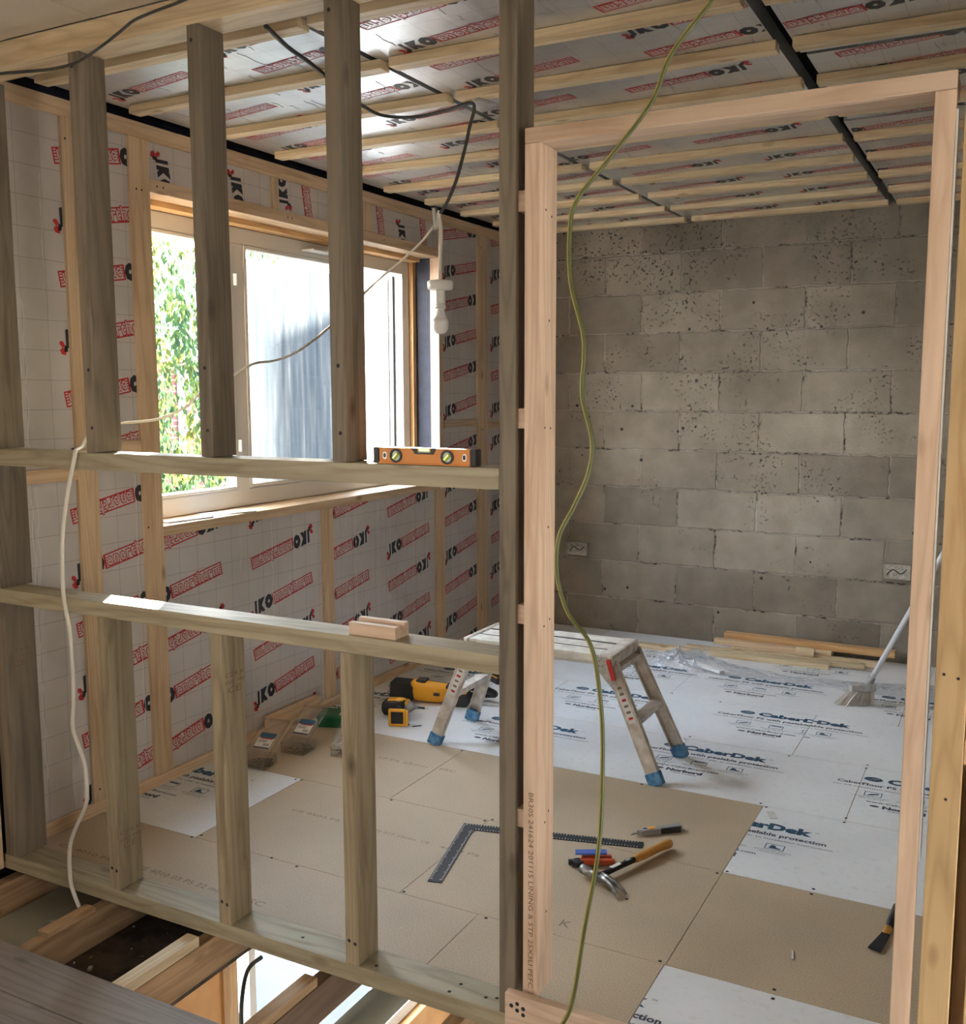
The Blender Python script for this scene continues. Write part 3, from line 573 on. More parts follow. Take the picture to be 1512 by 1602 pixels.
wt('header_timber', 2.7655, 4.875, 2.220, 2.268, 'pine header across the top of the window opening', 'timber beam', hs=((2.80, 2.245), (2.83, 2.245), (3.55, 2.245), (3.58, 2.245), (4.3, 2.245)))
wt('cripple_stud', 3.455, 3.495, 2.2685, 2.4005, 'short upright above the window, left one')
wt('cripple_stud', 4.10, 4.20, 2.2685, 2.4005, 'short upright above the middle of the window, wider')
wt('cripple_stud', 4.835, 4.885, 2.2685, 2.4005, 'short upright above the right end of the window')
sill = wt('window_sill_timber', 2.7655, 4.8315, 0.956, 0.995, 'pine sill timber below the window, leaflets lying on it', 'window sill', x0=-3.05)
wt('noggin', 2.066, 2.3845, 1.200, 1.246, 'pine noggin left of the window, in the bay at the partition', 'noggin')
wt('noggin', 2.4705, 2.6735, 1.275, 1.325, 'pine noggin in the narrow bay left of the window', 'noggin')
wt('noggin', 4.8855, 5.2845, 1.295, 1.335, 'pine noggin in the bay right of the window', 'noggin')
wt('noggin', 5.4055, 5.7995, 1.268, 1.318, 'pine noggin in the corner bay by the block wall', 'noggin')
LW = logo_polys(P_FOILW); LC = logo_polys(P_FOILC); TA = R(10.4); PX = -2.842
def wall3d(u, v, h): return (PX + h, u, v)
def ins(name, y0, y1, z0, z1, label, cols, vert=(), creases=()):
    mb = MB(); mb.box((PX - 0.035, y0, z0), (PX, y1, z1), FOIL_W)
    rr = random.Random(int(y0 * 100 + z0 * 10))
    o_ = mb.build(name, None, label, 'insulation board', 'printed foil insulation boards in the window wall', origin=((PX, (y0 + y1) / 2, (z0 + z1) / 2)))
    pl = []
    for (ys_, zs, per) in cols:
        for k in range(-8, 9):
            pl.append((LW, ys_, zs + k * per, TA))                                    # upright run
            pl.append((LW, ys_ + 0.44, zs + k * per + 0.195 + 0.128, TA + math.pi))   # the same print upside down between
    for (yy, zz, ang) in vert: pl.append((LW, yy, zz, ang))
    lettering('printed_lettering', o_, pl, wall3d, (y0 + 0.001, z0 + 0.001), (y1 - 0.001, z1 - 0.001))
    cr_ = MB()
    for cy, c0, c1 in creases:
        n_ = max(4, int((c1 - c0) / 0.03)); pts = [(PX + 0.0006, cy + 0.004 * math.sin(i * 1.3 + cy * 9) + rr.uniform(-.002, .002), c0 + (c1 - c0) * i / n_) for i in range(n_ + 1)]
        cr_.tube(pts, 0.0011, ZIPW, 4)
    if creases:
        c_ = cr_.build('foil_crease', o_, origin=(0, 0, 0)); l = o_.location; c_.location = (-l[0], -l[1], -l[2])
    return o_
ZIPW = flat('foil_crease', (0.85, 0.83, 0.80), 0.3, 0.4)
ins('insulation_board', 2.066, 2.3845, 0.0445, 1.1995, 'foil insulation board at the left, below its noggin', [(1.75, 0.10, 0.4), (2.345, 0.055, 0.398)], creases=((2.205, 0.2, 1.15), (2.225, 0.5, 1.19)))
ins('insulation_board', 2.066, 2.3845, 1.2465, 2.4005, 'foil insulation board at the left, above its noggin', [(1.75, 1.82 - 0.4, 0.4), (2.345, 1.648, 0.398)], creases=((2.19, 1.27, 1.75), (2.21, 1.27, 1.8), (2.30, 1.9, 2.2)))
ins('insulation_board', 2.4705, 2.6735, 0.0445, 1.2745, 'narrow foil board left of the window, below its noggin', [(2.345, 0.055, 0.398)], creases=((2.645, 0.25, 1.2),))
ins('insulation_board', 2.4705, 2.6735, 1.3255, 2.4005, 'narrow foil board left of the window, above its noggin', [(2.345, 1.648, 0.398)])
ins('insulation_board', 2.7655, 3.7515, 0.0445, 0.9555, 'wide foil board under the left half of the window', [(2.655, 0.29, 0.397), (3.25, 0.549, 0.397)], creases=((3.40, 0.35, 0.94), (3.55, 0.7, 0.94), (3.20, 0.75, 0.94)))
ins('insulation_board', 3.8325, 4.7895, 0.0445, 0.9555, 'wide foil board under the right half of the window', [(3.71, 0.487, 0.391), (4.30, 0.655, 0.388)], creases=((3.95, 0.1, 0.94), (4.03, 0.2, 0.9), (4.10, 0.3, 0.94), (4.23, 0.3, 0.94), (4.34, 0.1, 0.94), (4.48, 0.2, 0.94), (4.56, 0.1, 0.94), (4.70, 0.2, 0.94)))
ins('insulation_board', 4.8855, 5.2845, 0.0445, 1.2945, 'foil board right of the window, below its noggin', [(4.89, 0.535, 0.39)], creases=((4.99, 0.1, 1.28),))
ins('insulation_board', 4.8855, 5.2845, 1.3355, 2.4005, 'foil board right of the window, above its noggin', [(4.89, 1.355, 0.385)], creases=((4.99, 1.35, 2.3),))
ins('insulation_board', 5.4055, 5.7995, 0.0445, 1.2675, 'foil board in the corner bay, below its noggin', [(5.46, 0.36, 0.40)])
ins('insulation_board', 5.4055, 5.7995, 1.3185, 2.4005, 'foil board in the corner bay, above its noggin', [(5.46, 1.36, 0.40)])
DN = -math.pi / 2 + R(10)
ins('insulation_board', 2.7655, 3.4545, 2.2685, 2.4005, 'short foil board above the left part of the window', [], [(2.81, 2.375, DN), (3.21, 2.385, DN)])
ins('insulation_board', 3.4955, 4.0995, 2.2685, 2.4005, 'short foil board above the window, second from the left', [], [(3.57, 2.275, DN + math.pi), (3.62, 2.395 + 0.28, DN), (3.95, 2.39, DN)])
ins('insulation_board', 4.2005, 4.8345, 2.2685, 2.4005, 'short foil board above the right part of the window', [], [(4.21, 2.385 + 0.25, DN), (4.45, 2.37, DN), (4.62, 2.385 + 0.25, DN)])

# ================================================================== CEILING PANELS AND BATTENS
groups = [(-2.80, -1.762, 'left'), (-1.738, -0.665, 'middle'), (-0.618, 0.0, 'right')]
ORD = ['first', 'second', 'third', 'fourth', 'fifth', 'sixth', 'seventh', 'eighth', 'ninth', 'tenth']
seams = {0: [1.98, 3.05, 4.25, 5.868], 1: [1.98, 3.08, 4.27, 5.868], 2: [1.98, 3.17, 4.0, 5.868]}
colsC = {0: {0: [(-2.75, 2.55), (-2.14, 2.37)], 1: [(-2.125, 3.265), (-2.72, 3.40)], 2: [(-2.72, 4.45), (-2.12, 4.50)]},
         1: {0: [(-1.645, 2.60), (-1.03, 2.785)], 1: [(-1.80, 3.34), (-1.205, 3.50)], 2: [(-1.62, 4.35), (-1.02, 4.50)]},
         2: {0: [(-0.70, 2.75), (-0.10, 2.9)], 1: [(-0.54, 3.45), (0.05, 3.3)], 2: [(-0.72, 4.2), (-0.12, 4.3)]}}
def ceil3d(u, v, h): return (u, -v, ZC - h)
for gi, (x0, x1, side) in enumerate(groups):
    for pi in range(3):
        gp = 0.013 if gi == 2 else 0.004; y0, y1 = seams[gi][pi] + gp, seams[gi][pi + 1] - (gp if pi < 2 else 0.004)
        dx = [0.0, 0.012, -0.006][pi] if gi == 2 else 0.0
        mb = MB(); mb.box((x0 + dx, y0, ZC), (x1, y1, ZC + 0.05), FOIL_C)
        o_ = mb.build('insulation_board', None, 'foil ceiling board in the %s run, %s' % (side, ('nearest the partition', 'in the middle of the room', 'against the block wall')[pi]), 'insulation board', 'printed foil insulation boards of the ceiling',
                      origin=((x0 + x1) / 2, (y0 + y1) / 2, ZC))
        pl = []
        for xs_, ys_ in colsC[gi][pi]:
            for k in range(-7, 8):
                pl.append((LC, xs_, -(ys_ + k * 0.395), TA)); pl.append((LC, xs_ + 0.44, -(ys_ + k * 0.395 + 0.20) + 0.128, TA + math.pi))
        lettering('printed_lettering', o_, pl, ceil3d, (x0 + 0.003, -y1 + 0.002), (x1 - 0.003, -y0 - 0.002))
        cr_ = MB(); rr = random.Random(gi * 10 + pi)
        for q in range(int(26 * (y1 - y0))):
            cx_, cy_ = rr.uniform(x0 + .03, x1 - .03), rr.uniform(y0 + .02, y1 - .1); L_ = rr.uniform(0.03, 0.16)
            pts = [(cx_ + 0.004 * math.sin(j * 1.7 + q), cy_ + L_ * j / 5, ZC - 0.0008) for j in range(6)]
            if pts[-1][1] < y1: cr_.tube(pts, 0.0010, ZIP, 4)
        c_ = cr_.build('foil_crease', o_, origin=(0, 0, 0)); l = o_.location; c_.location = (-l[0], -l[1], -l[2])
for gi, (bx0, bx1, side) in enumerate(((-2.755, -1.73, 'left'), (-1.69, -0.658, 'middle'), (-0.612, -0.002, 'right'))):
    for k in range(10):
        yf = [2.278, 2.666, 3.055, 3.437, 3.835, 4.235, 4.61, 5.00, 5.386, 5.765][k]
        j = 9 - k; rr = random.Random(gi * 31 + k)
        nm = 'pale ceiling batten in the %s run, %s from the block wall' % (side, ORD[j] if j else 'first')
        beam('ceiling_batten', (bx0 + rr.uniform(-.008, .008) * (gi < 2), yf - 0.052, 2.450), (bx1 + rr.uniform(-.008, .006) * (gi < 2), yf, 2.4772), 'batten', nm, 'batten', 'pale battens across the ceiling')
# ================================================================== WINDOW
mb = MB(); y0, y1, z0, z1 = 2.803, 4.797, 0.997, 2.197; F = 0.068; XA, XB = -3.065, -3.000
mb.box((XA, y0, z0), (XB, y0 + F, z1), UPVC, 0.004); mb.box((XA, y1 - F, z0), (XB, y1, z1), UPVC, 0.004)
mb.box((XA, y0 + F, z0), (XB, y1 - F, z0 + F + .008), UPVC, 0.004); mb.box((XA, y0 + F, z1 - F), (XB, y1 - F, z1), UPVC, 0.004)
mb.box((XA, 3.375, z0 + F), (XB, 3.450, z1 - F), UPVC, 0.004); mb.box((XA, 4.20, z0 + F), (XB, 4.275, z1 - F), UPVC, 0.004)
win = struct('window_1', mb)
def frame_ring(y0, y1, z0, z1, t, x0, x1, mat):
    mb = MB(); mb.box((x0, y0, z0), (x1, y0 + t, z1), mat, 0.003); mb.box((x0, y1 - t, z0), (x1, y1, z1), mat, 0.003)
    mb.box((x0, y0 + t, z0), (x1, y1 - t, z0 + t), mat, 0.003); mb.box((x0, y0 + t, z1 - t), (x1, y1 - t, z1), mat, 0.003); return mb
frame_ring(2.873, 3.374, 1.075, 2.128, 0.014, -3.045, -2.995, UPVC).build('window_bead', win, origin=(0, 0, 0))
frame_ring(3.451, 4.199, 1.075, 2.128, 0.016, -3.045, -2.996, UPVC).build('window_bead', win, origin=(0, 0, 0))
mb = MB(); mb.box((-3.036, 2.885, 1.087), (-3.030, 3.362, 2.116), GLASS); mb.build('pane', win, origin=(0, 0, 0))
mb = MB(); mb.box((-3.036, 3.465, 1.089), (-3.030, 4.185, 2.114), GLASS); mb.build('pane', win, origin=(0, 0, 0))
mb = MB(); rr = random.Random(3); n_ = 60; ya, yb = 3.466, 4.184; tops = [2.085 + 0.010 * math.sin(i * .9) + rr.uniform(-.006, .006) for i in range(n_ + 1)]
vs = [(-3.038, ya + (yb - ya) * i / n_, 1.090) for i in range(n_ + 1)] + [(-3.038, ya + (yb - ya) * i / n_, tops[i]) for i in range(n_ + 1)]
mb.add(vs, [(i, i + 1, n_ + 2 + i, n_ + 1 + i) for i in range(n_)], FILMG); mb.build('protective_film', win, label='streaky white film stuck on the middle pane', origin=(0, 0, 0))
# open casement, hinged at the right of the opening and swung outward
sash = bpy.data.objects.new('open_casement', None); COL.objects.link(sash); sash.parent = win; sash.location = (-3.05, 4.725, 0); sash.rotation_euler = (0, 0, R(-22))
mb = MB()
for a in ((-0.44, 0, 1.08, -0.38, 0.045, 2.12), (-0.055, 0, 1.08, 0, 0.045, 2.12), (-0.38, 0, 1.08, -0.055, 0.045, 1.14), (-0.38, 0, 2.06, -0.055, 0.045, 2.12)): mb.box(a[:3], a[3:], UPVC, 0.004)
mb.build('casement_frame', sash, origin=(0, 0, 0))
mb = MB(); mb.box((-0.06, -0.006, 1.09), (-0.05, 0.001, 2.11), GASKET); mb.box((-0.385, -0.006, 2.055), (-0.05, 0.001, 2.063), GASKET); mb.box((-0.008, -0.012, 1.08), (0.003, 0.0, 2.12), GASKET); mb.build('gasket', sash, label='black rubber gasket', origin=(0, 0, 0))
mb = MB(); mb.box((-0.38, 0.018, 1.14), (-0.055, 0.024, 2.06), GLASS); mb.build('pane', sash, origin=(0, 0, 0))
mb = MB()
for z in (1.95, 1.24): mb.lathe([(0.0, 0), (0.012, 0), (0.012, 0.05), (0.0, 0.05)], WHT, 12, Matrix.Translation((-2.995, 3.392, z)))
mb.build('sash_catch', win, origin=(0, 0, 0))
mb = MB(); mb.box((-3.0, 3.86, 2.150), (-2.93, 4.05, 2.158), WHT, 0.002); mb.build('trickle_bracket', win, origin=(0, 0, 0))
# reveal linings: thin timber edge and navy membrane
mb = MB(); mb.box((-3.0, 4.798, 0.996), (-2.975, 4.831, 2.219), wood('orange_pine', 2)); mb.box((-3.0, 2.76, 2.198), (-2.93, 4.8, 2.2200), wood('orange_pine', 1)); struct('trim_2', mb)
mb = MB(); mb.box((-2.9745, 4.834, 0.996), (-2.8865, 4.86, 2.219), DPC); mb.box((-3.0, 2.74, 2.2206), (-2.886, 4.87, 2.26), wood('pine', 1)); mb.box((-3.0, 2.70, 0.996), (-2.886, 2.764, 2.219), wood('pine', 2)); struct('trim_3', mb)
mb = MB(); mb.box((-2.93, 4.885, 0.0), (-2.89, 5.868, 2.40), DPC); mb.box((-2.93, 1.97, 2.40), (-2.886, 5.868, 2.62), DPC); mb.box((-2.93, 1.95, -0.15), (-2.89, 2.7, 2.40), DPC); mb.box((-2.93, 2.7, -0.15), (-2.89, 4.885, 0.95), DPC); mb.box((-2.93, 1.60, -0.2), (-2.862, 1.974, -0.001), DPC); struct('trim_4', mb)

# ================================================================== OPEN FLOOR GAP
JG = 'floor joists showing in the open gap'
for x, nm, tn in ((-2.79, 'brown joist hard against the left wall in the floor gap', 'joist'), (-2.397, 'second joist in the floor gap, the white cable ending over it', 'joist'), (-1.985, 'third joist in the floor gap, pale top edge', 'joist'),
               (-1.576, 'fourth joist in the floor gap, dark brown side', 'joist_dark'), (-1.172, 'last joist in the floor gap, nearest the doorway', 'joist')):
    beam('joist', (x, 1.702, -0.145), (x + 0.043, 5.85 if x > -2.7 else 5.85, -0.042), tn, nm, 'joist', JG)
    if x > -2.7:
        pass
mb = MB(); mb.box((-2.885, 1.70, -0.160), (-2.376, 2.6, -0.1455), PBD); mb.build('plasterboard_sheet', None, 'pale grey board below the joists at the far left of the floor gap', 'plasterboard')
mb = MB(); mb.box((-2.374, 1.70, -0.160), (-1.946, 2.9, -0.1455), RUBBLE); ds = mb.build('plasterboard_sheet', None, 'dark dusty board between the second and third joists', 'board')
rr = random.Random(5); mb = MB()
for i in range(60):
    x, y, r_ = rr.uniform(-2.34, -2.0), rr.uniform(1.72, 2.4), rr.uniform(.002, .009)
    M = Matrix.Translation((x, y, -0.1455)) @ Matrix.Rotation(rr.uniform(0, 6), 4, 'Z'); mb.box((-r_, -r_ * .6, 0), (r_, r_ * .6, r_ * .7), (RUBBLE, PBD, SCREW)[i % 3], 0, M)
mb.build('rubble', None, 'grit and chips scattered on the dark dusty board', 'debris', kind='stuff')
mb = MB(); mb.tube([(-2.06 + 0.05 * math.cos(a / 10), 1.98 + 0.09 * math.sin(a / 10), -0.145) for a in range(0, 50)], 0.004, BLK, 6); mb.build('cable_loop', None, 'black cable loop on the dark dusty board', 'cable')
beam('timber_offcut', (-1.988, 1.70, -0.0415), (-1.945, 1.97, -0.012), 'batten', 'pale strip fixed on top of the third joist', 'timber strip')
beam('timber_offcut', (-1.576, 1.70, -0.0415), (-1.535, 1.97, -0.016), 'joist', 'brown strip fixed on top of the fourth joist', 'timber strip')
beam('timber_offcut', (-2.397, 1.80, -0.0415), (-2.355, 1.97, -0.026), 'joist', 'short brown strip on top of the second joist', 'timber strip')
mb = MB(); mb.tube([(-1.60, 1.70, -0.33), (-1.60, 5.8, -0.33)], 0.05, flat('grey_green_pipe', (0.25, 0.25, 0.20), 0.5), 20); mb.build('waste_pipe', None, 'grey green pipe running under the joists', 'pipe', smooth=True)
M = Matrix.Translation((-2.60, 1.99, -0.145)); mb = MB(); mb.prism([(0, 0), (0.035, 0.004), (0.024, 0.028)], 0, 0.0012, PAPER, M); mb.build('paper_scrap', None, 'small white triangular scrap beside the second joist', 'paper scrap')
# lower room seen through the gap
mb = MB(); mb.box((-3.1, -3, -2.8), (2.3, 6.07, -2.65), PLASTER); struct('floor_lower', mb)
mb = MB(); mb.box((-3.05, 1.0, -2.65), (-2.9, 3.14, -0.165), PLY); mb.box((-3.05, 5.6, -2.65), (-2.9, 6.07, -0.165), PLY); mb.box((-3.05, 3.14, -0.62), (-2.9, 5.6, -0.165), PLY); mb.box((-3.05, 3.14, -2.65), (-2.9, 5.6, -2.1), PLY)
mb.box((-2.9, 3.055, -2.65), (-2.885, 3.14, -0.166), wood('orange_pine', 2)); struct('wall_lower_left', mb)
mb = MB(); mb.box((-3.05, 5.87, -2.65), (2.3, 6.07, -0.166), PLASTER); mb.box((0.3, 1.0, -2.65), (0.4, 5.87, -0.166), PLASTER); mb.box((-3.05, 0.9, -2.65), (0.4, 1.0, -0.166), PLASTER); struct('wall_lower_back', mb)
mb = frame_ring(3.145, 5.595, -2.095, -0.625, 0.07, -3.03, -2.95, UPVC); mb.box((-3.03, 3.30, -2.0), (-2.96, 3.345, -0.7), UPVC, 0.003); mb.box((-3.03, 4.35, -2.0), (-2.96, 4.44, -0.7), UPVC, 0.003); w2 = struct('window_2', mb)
mb = MB(); mb.box((-3.0, 3.215, -2.02), (-2.994, 5.52, -0.70), GLASS); mb.build('pane', w2, origin=(0, 0, 0))
mb = MB(); mb.tube(smooth_path([(-1.765, 2.02, -0.05), (-1.80, 2.0, -0.09), (-1.78, 1.95, -0.16), (-1.735, 1.90, -0.24), (-1.71, 1.87, -0.34), (-1.72, 1.86, -0.5)]), 0.006, CABD, 8); mb.build('cable', None, 'dark cable dropping past the fourth joist in front of the lower window', 'cable', smooth=True)

# ================================================================== OUTSIDE
mb = MB(); mb.box((-40, -20, -2.9), (-3.12, 60, -2.7), PAVE); struct('ground', mb)
hs_ = thing('brick_house', (-15.5, 12.5, -2.7), 'red brick house seen through the left pane behind the tree', 'house')
mb = MB(); mb.box((-20, 10.0, -2.7), (-13.0, 22.0, 2.0), BRICK); o_ = mb.build('house_wall', hs_, origin=(0, 0, 0)); o_.location = (15.5, -12.5, 2.7)
mb = MB(); mb.prism([(-20.3, 2.0), (-12.7, 2.0), (-16.5, 3.9)], 9.7, 22.3, SLATE, Matrix(((1, 0, 0, 0), (0, 0, 1, 0), (0, 1, 0, 0), (0, 0, 0, 1)))); o_ = mb.build('roof', hs_, origin=(0, 0, 0)); o_.location = (15.5, -12.5, 2.7)
mb = MB(); mb.tube([(-12.92, 13.15, -2.7), (-12.92, 13.15, 1.95)], 0.06, flat('pale_blue_pipe', (0.35, 0.5, 0.65), 0.5), 8); mb.tube([(-12.92, 13.15, 0.7), (-12.92, 13.7, 1.2)], 0.05, UPVC, 8); o_ = mb.build('drainpipe', hs_, origin=(0, 0, 0)); o_.location = (15.5, -12.5, 2.7)
mb = MB(); mb.box((-13.02, 13.35, 1.35), (-12.96, 13.95, 1.9), UPVC); mb.box((-12.97, 13.4, 1.4), (-12.95, 13.9, 1.85), DPC); o_ = mb.build('house_window', hs_, origin=(0, 0, 0)); o_.location = (15.5, -12.5, 2.7)
# tall neighbour whose eaves shade part of the filmed pane
T = 6.0; cxn, cyn = -3.04 - T, 3.665 + 1.4 * (T + 0.4)
nb = thing('neighbour_house', (cxn - 2, cyn, -2.7), 'tall neighbouring house hidden behind the filmed middle pane', 'house')
ztop = 1.905 + 0.38 * T
NW_ = speck('render', (0.5, 0.5, 0.5), (0.6, 0.6, 0.6), 3, 0.9)
mb = MB(); vs = []
for y_, zz in ((cyn, ztop), (cyn + 3.2, ztop + 0.70)):
    for x_ in (cxn - 0.4, cxn): vs += [(x_, y_, -2.7), (x_, y_, zz)]
mb.add(vs, [(0, 1, 3, 2), (4, 6, 7, 5), (0, 4, 5, 1), (2, 3, 7, 6), (1, 5, 7, 3), (0, 2, 6, 4)], NW_); o_ = mb.build('house_wall', nb, origin=(0, 0, 0)); o_.location = (-(cxn - 2), -cyn, 2.7)
# tree
rr = random.Random(11); tr_ = thing('garden_tree', (-6.2, 6.0, -2.7), 'leafy tree with hanging sprays outside the left window pane', 'tree')
mb = MB(); bmb = MB(); bmb.tube([(-6.6, 5.6, -2.7), (-6.5, 5.7, -0.5), (-6.3, 5.9, 1.2), (-6.35, 6.0, 3.0)], [0.10, 0.085, 0.06, 0.03], BARK, 8)
sprays = []
for i in range(88):
    a = rr.uniform(0, 6.28); r_ = 0.85 * math.sqrt(rr.random()); zt = rr.uniform(0.5, 3.1) if i % 4 else rr.uniform(.4, 1.2)
    sprays.append((-6.1 + r_ * math.cos(a), 6.12 + r_ * math.sin(a), zt))
for i in range(16):
    a = rr.uniform(0, 6.28); z = rr.uniform(0.0, 2.6); c = Vector((-6.35, 5.9, z)); e = c + Vector((math.cos(a) * 1.1, math.sin(a) * 1.1, rr.uniform(.0, .5)))
    bmb.tube([c, (c + e) / 2 + Vector((0, 0, .08)), e], [0.016, 0.011, 0.004], BARK, 5)
for (sx_, sy_, sz_) in sprays:
    for s2 in range(5):
        px, py, pz = sx_ + rr.uniform(-.22, .22), sy_ + rr.uniform(-.22, .22), sz_ + rr.uniform(-.2, .2)
        for j in range(30):
            pz -= rr.uniform(0.012, 0.03); px += rr.uniform(-.015, .015); py += rr.uniform(-.015, .015)
            if rr.random() < 0.15: continue
            L_ = rr.uniform(.05, .095); W_ = L_ * .22; d = Vector((rr.uniform(-.6, .6), rr.uniform(-.6, .6), -1)).normalized(); s_ = d.cross(Vector((rr.uniform(-1, 1), rr.uniform(-1, 1), rr.uniform(-.3, .3)))).normalized()
            p = Vector((px, py, pz)) + Vector((rr.uniform(-.05, .05), rr.uniform(-.05, .05), 0))
            mb.add([p, p + d * L_ * .5 + s_ * W_, p + d * L_, p + d * L_ * .5 - s_ * W_], [(0, 1, 2, 3)], LEAF)
o_ = mb.build('foliage', tr_, origin=(0, 0, 0)); o_.location = (6.2, -6.0, 2.7); o_ = bmb.build('branches', tr_, origin=(0, 0, 0)); o_.location = (6.2, -6.0, 2.7)

# ================================================================== OBJECTS
def bar(mb, p0, p1, w_, d_, mat, upv=(0, 0, 1), bev=0.0015):
    p0, p1 = Vector(p0), Vector(p1); z = (p1 - p0).normalized(); x = z.cross(Vector(upv)).normalized()
    if x.length < .1: x = Vector((1, 0, 0))
    y = z.cross(x); M = Matrix((x, y, z)).transposed().to_4x4(); M.translation = p0
    mb.box((-w_ / 2, -d_ / 2, 0), (w_ / 2, d_ / 2, (p1 - p0).length), mat, bev, M); return mb
def disc(mb, c, nrm, r0, r1, h, mat, seg=24):
    nrm = Vector(nrm).normalized(); M = nrm.to_track_quat('Z', 'Y').to_matrix().to_4x4(); M.translation = Vector(c)
    if r0 <= 0: mb.lathe([(r1, 0), (r1, h)], mat, seg, M)
    else:
        vs = []; 
        for r_, z in ((r0, 0), (r1, 0), (r1, h), (r0, h)):
            for k in range(seg): vs.append(M @ Vector((r_ * math.cos(2 * math.pi * k / seg), r_ * math.sin(2 * math.pi * k / seg), z)))
        mb.add(vs, [(i * seg + k, i * seg + (k + 1) % seg, ((i + 1) % 4) * seg + (k + 1) % seg, ((i + 1) % 4) * seg + k) for i in range(4) for k in range(seg)], mat)
    return mb

# --- spirit level
lv = thing('spirit_level', (-1.206, 1.996, 1.3305), 'orange spirit level with two round vials on the upper rail', 'spirit level')
mb = MB(); mb.box((-0.125, -0.011, 0.001), (0.127, 0.011, 0.038), ORG, 0.002); mb.box((-0.125, -0.0125, 0.0), (0.127, 0.0125, 0.004), ORG, 0.001); mb.box((-0.125, -0.0125, 0.035), (-0.02, 0.0125, 0.0385), ORG, 0.001); mb.box((0.02, -0.0125, 0.035), (0.127, 0.0125, 0.0385), ORG, 0.001); mb.build('level_body', lv, origin=(0, 0, 0))
for x0 in (-0.138, 0.122):
    mb = MB(); mb.box((x0, -0.0135, 0.0), (x0 + 0.016, 0.0135, 0.039), BLK, 0.003); mb.build('end_cap', lv, label='black end cap', origin=(0, 0, 0))
for x in (-0.075, 0.063):
    mb = MB(); disc(mb, (x, -0.0108, 0.0195), (0, -1, 0), 0.0115, 0.0165, 0.003, BLK); vh = mb.build('vial_housing', lv, origin=(0, 0, 0))
    mb = MB(); disc(mb, (x, -0.0108, 0.0195), (0, -1, 0), 0, 0.0114, 0.0008, WHT); mb.tube([(x - 0.006, -0.0135, 0.0135), (x + 0.006, -0.0135, 0.0255)], 0.0052, VIAL, 10); mb.build('vial', vh, label='lime green vial', origin=(0, 0, 0))
mb = MB(); mb.prism([(-0.036, 0.039), (-0.028, 0.033), (-0.022, 0.0245), (0.026, 0.0245), (0.031, 0.033), (0.038, 0.039), (0.022, 0.039), (0.020, 0.029), (-0.016, 0.029), (-0.018, 0.039)], 0.0112, 0.0132, BLK, Matrix(((1, 0, 0, 0), (0, 0, -1, 0), (0, 1, 0, 0), (0, 0, 0, 1)))); vh = mb.build('vial_housing', lv, origin=(0, 0, 0))
mb = MB(); mb.box((-0.014, -0.0125, 0.0295), (0.018, 0.006, 0.039), VIAL, 0.002); mb.box((-0.015, -0.013, 0.028), (0.019, 0.006, 0.0298), WHT); mb.build('vial', vh, label='pale green top vial', origin=(0, 0, 0))
for x in (-0.107, 0.107):
    mb = MB()
    for d, rr_, mt in ((0.0, 0.0068, GALV), (0.0004, 0.0048, BLK)):
        pts = [(x + rr_ * .8 * math.cos(a * math.pi / 8), -0.0111 - d, 0.0195 + rr_ * 1.25 * math.sin(a * math.pi / 8)) for a in range(16)]
        mb.add(pts, [tuple(range(16))], mt)
    mb.build('hanging_slot', lv, origin=(0, 0, 0))
# --- grooved block on lower rail
mb = MB(); W_ = wood('pine_pink', 0)
mb.prism([(0, 0), (0.060, 0), (0.060, 0.034), (0.042, 0.034), (0.040, 0.020), (0.022, 0.018), (0.019, 0.030), (0, 0.030)], 0, 0.135, W_, Matrix(((0, 0, 1, -1.427), (1, 0, 0, 1.988), (0, 1, 0, 0.9065), (0, 0, 0, 1))))
mb.build('grooved_block', None, 'small pale wood block with a groove lying on the lower rail', 'wood block')

# --- cables
mb = MB(); mb.tube(smooth_path([(-2.75, 1.93, 2.375), (-2.544, 1.93, 2.368), (-2.415, 1.93, 2.357), (-2.315, 1.93, 2.349), (-2.229, 1.93, 2.350), (-2.169, 1.93, 2.363), (-2.11, 1.93, 2.382), (-2.051, 1.93, 2.404), (-2.006, 1.93, 2.421), (-1.94, 1.93, 2.430), (-1.865, 1.93, 2.437), (-1.79, 1.93, 2.447), (-1.70, 1.93, 2.465)]), 0.0058, CABD, 8, flatf=.65)
mb.build('cable', None, 'dark grey cable sagging across the top plate in front of the leftmost stud', 'cable', smooth=True)
pd = thing('pendant_lamp', (-1.66, 3.05, 2.44), 'bare bulb in a white lampholder hanging on an old cable from the ceiling', 'pendant lamp')
def pb(mb, nm, label=None, par=None, smooth=True):
    o = mb.build(nm, par or pd, label=label, smooth=smooth, origin=(0, 0, 0))
    if par is None: o.location = (1.66, -3.05, -2.44)
    return o
mb = MB(); mb.tube(smooth_path([(-1.777, 2.157, 2.44), (-1.826, 2.308, 2.438), (-1.856, 2.432, 2.44), (-1.898, 2.584, 2.44), (-1.954, 2.772, 2.436), (-1.972, 2.887, 2.436), (-1.976, 3.009, 2.436), (-1.897, 3.088, 2.44), (-1.764, 3.078, 2.443), (-1.657, 3.04, 2.443), (-1.645, 3.05, 2.427), (-1.663, 3.05, 2.368), (-1.682, 3.05, 2.298), (-1.717, 3.05, 2.198), (-1.758, 3.05, 2.124), (-1.783, 3.05, 2.099)]), 0.0062, CABD, 8, flatf=.7)
pb(mb, 'cable', 'dark supply cable clipped along the ceiling')
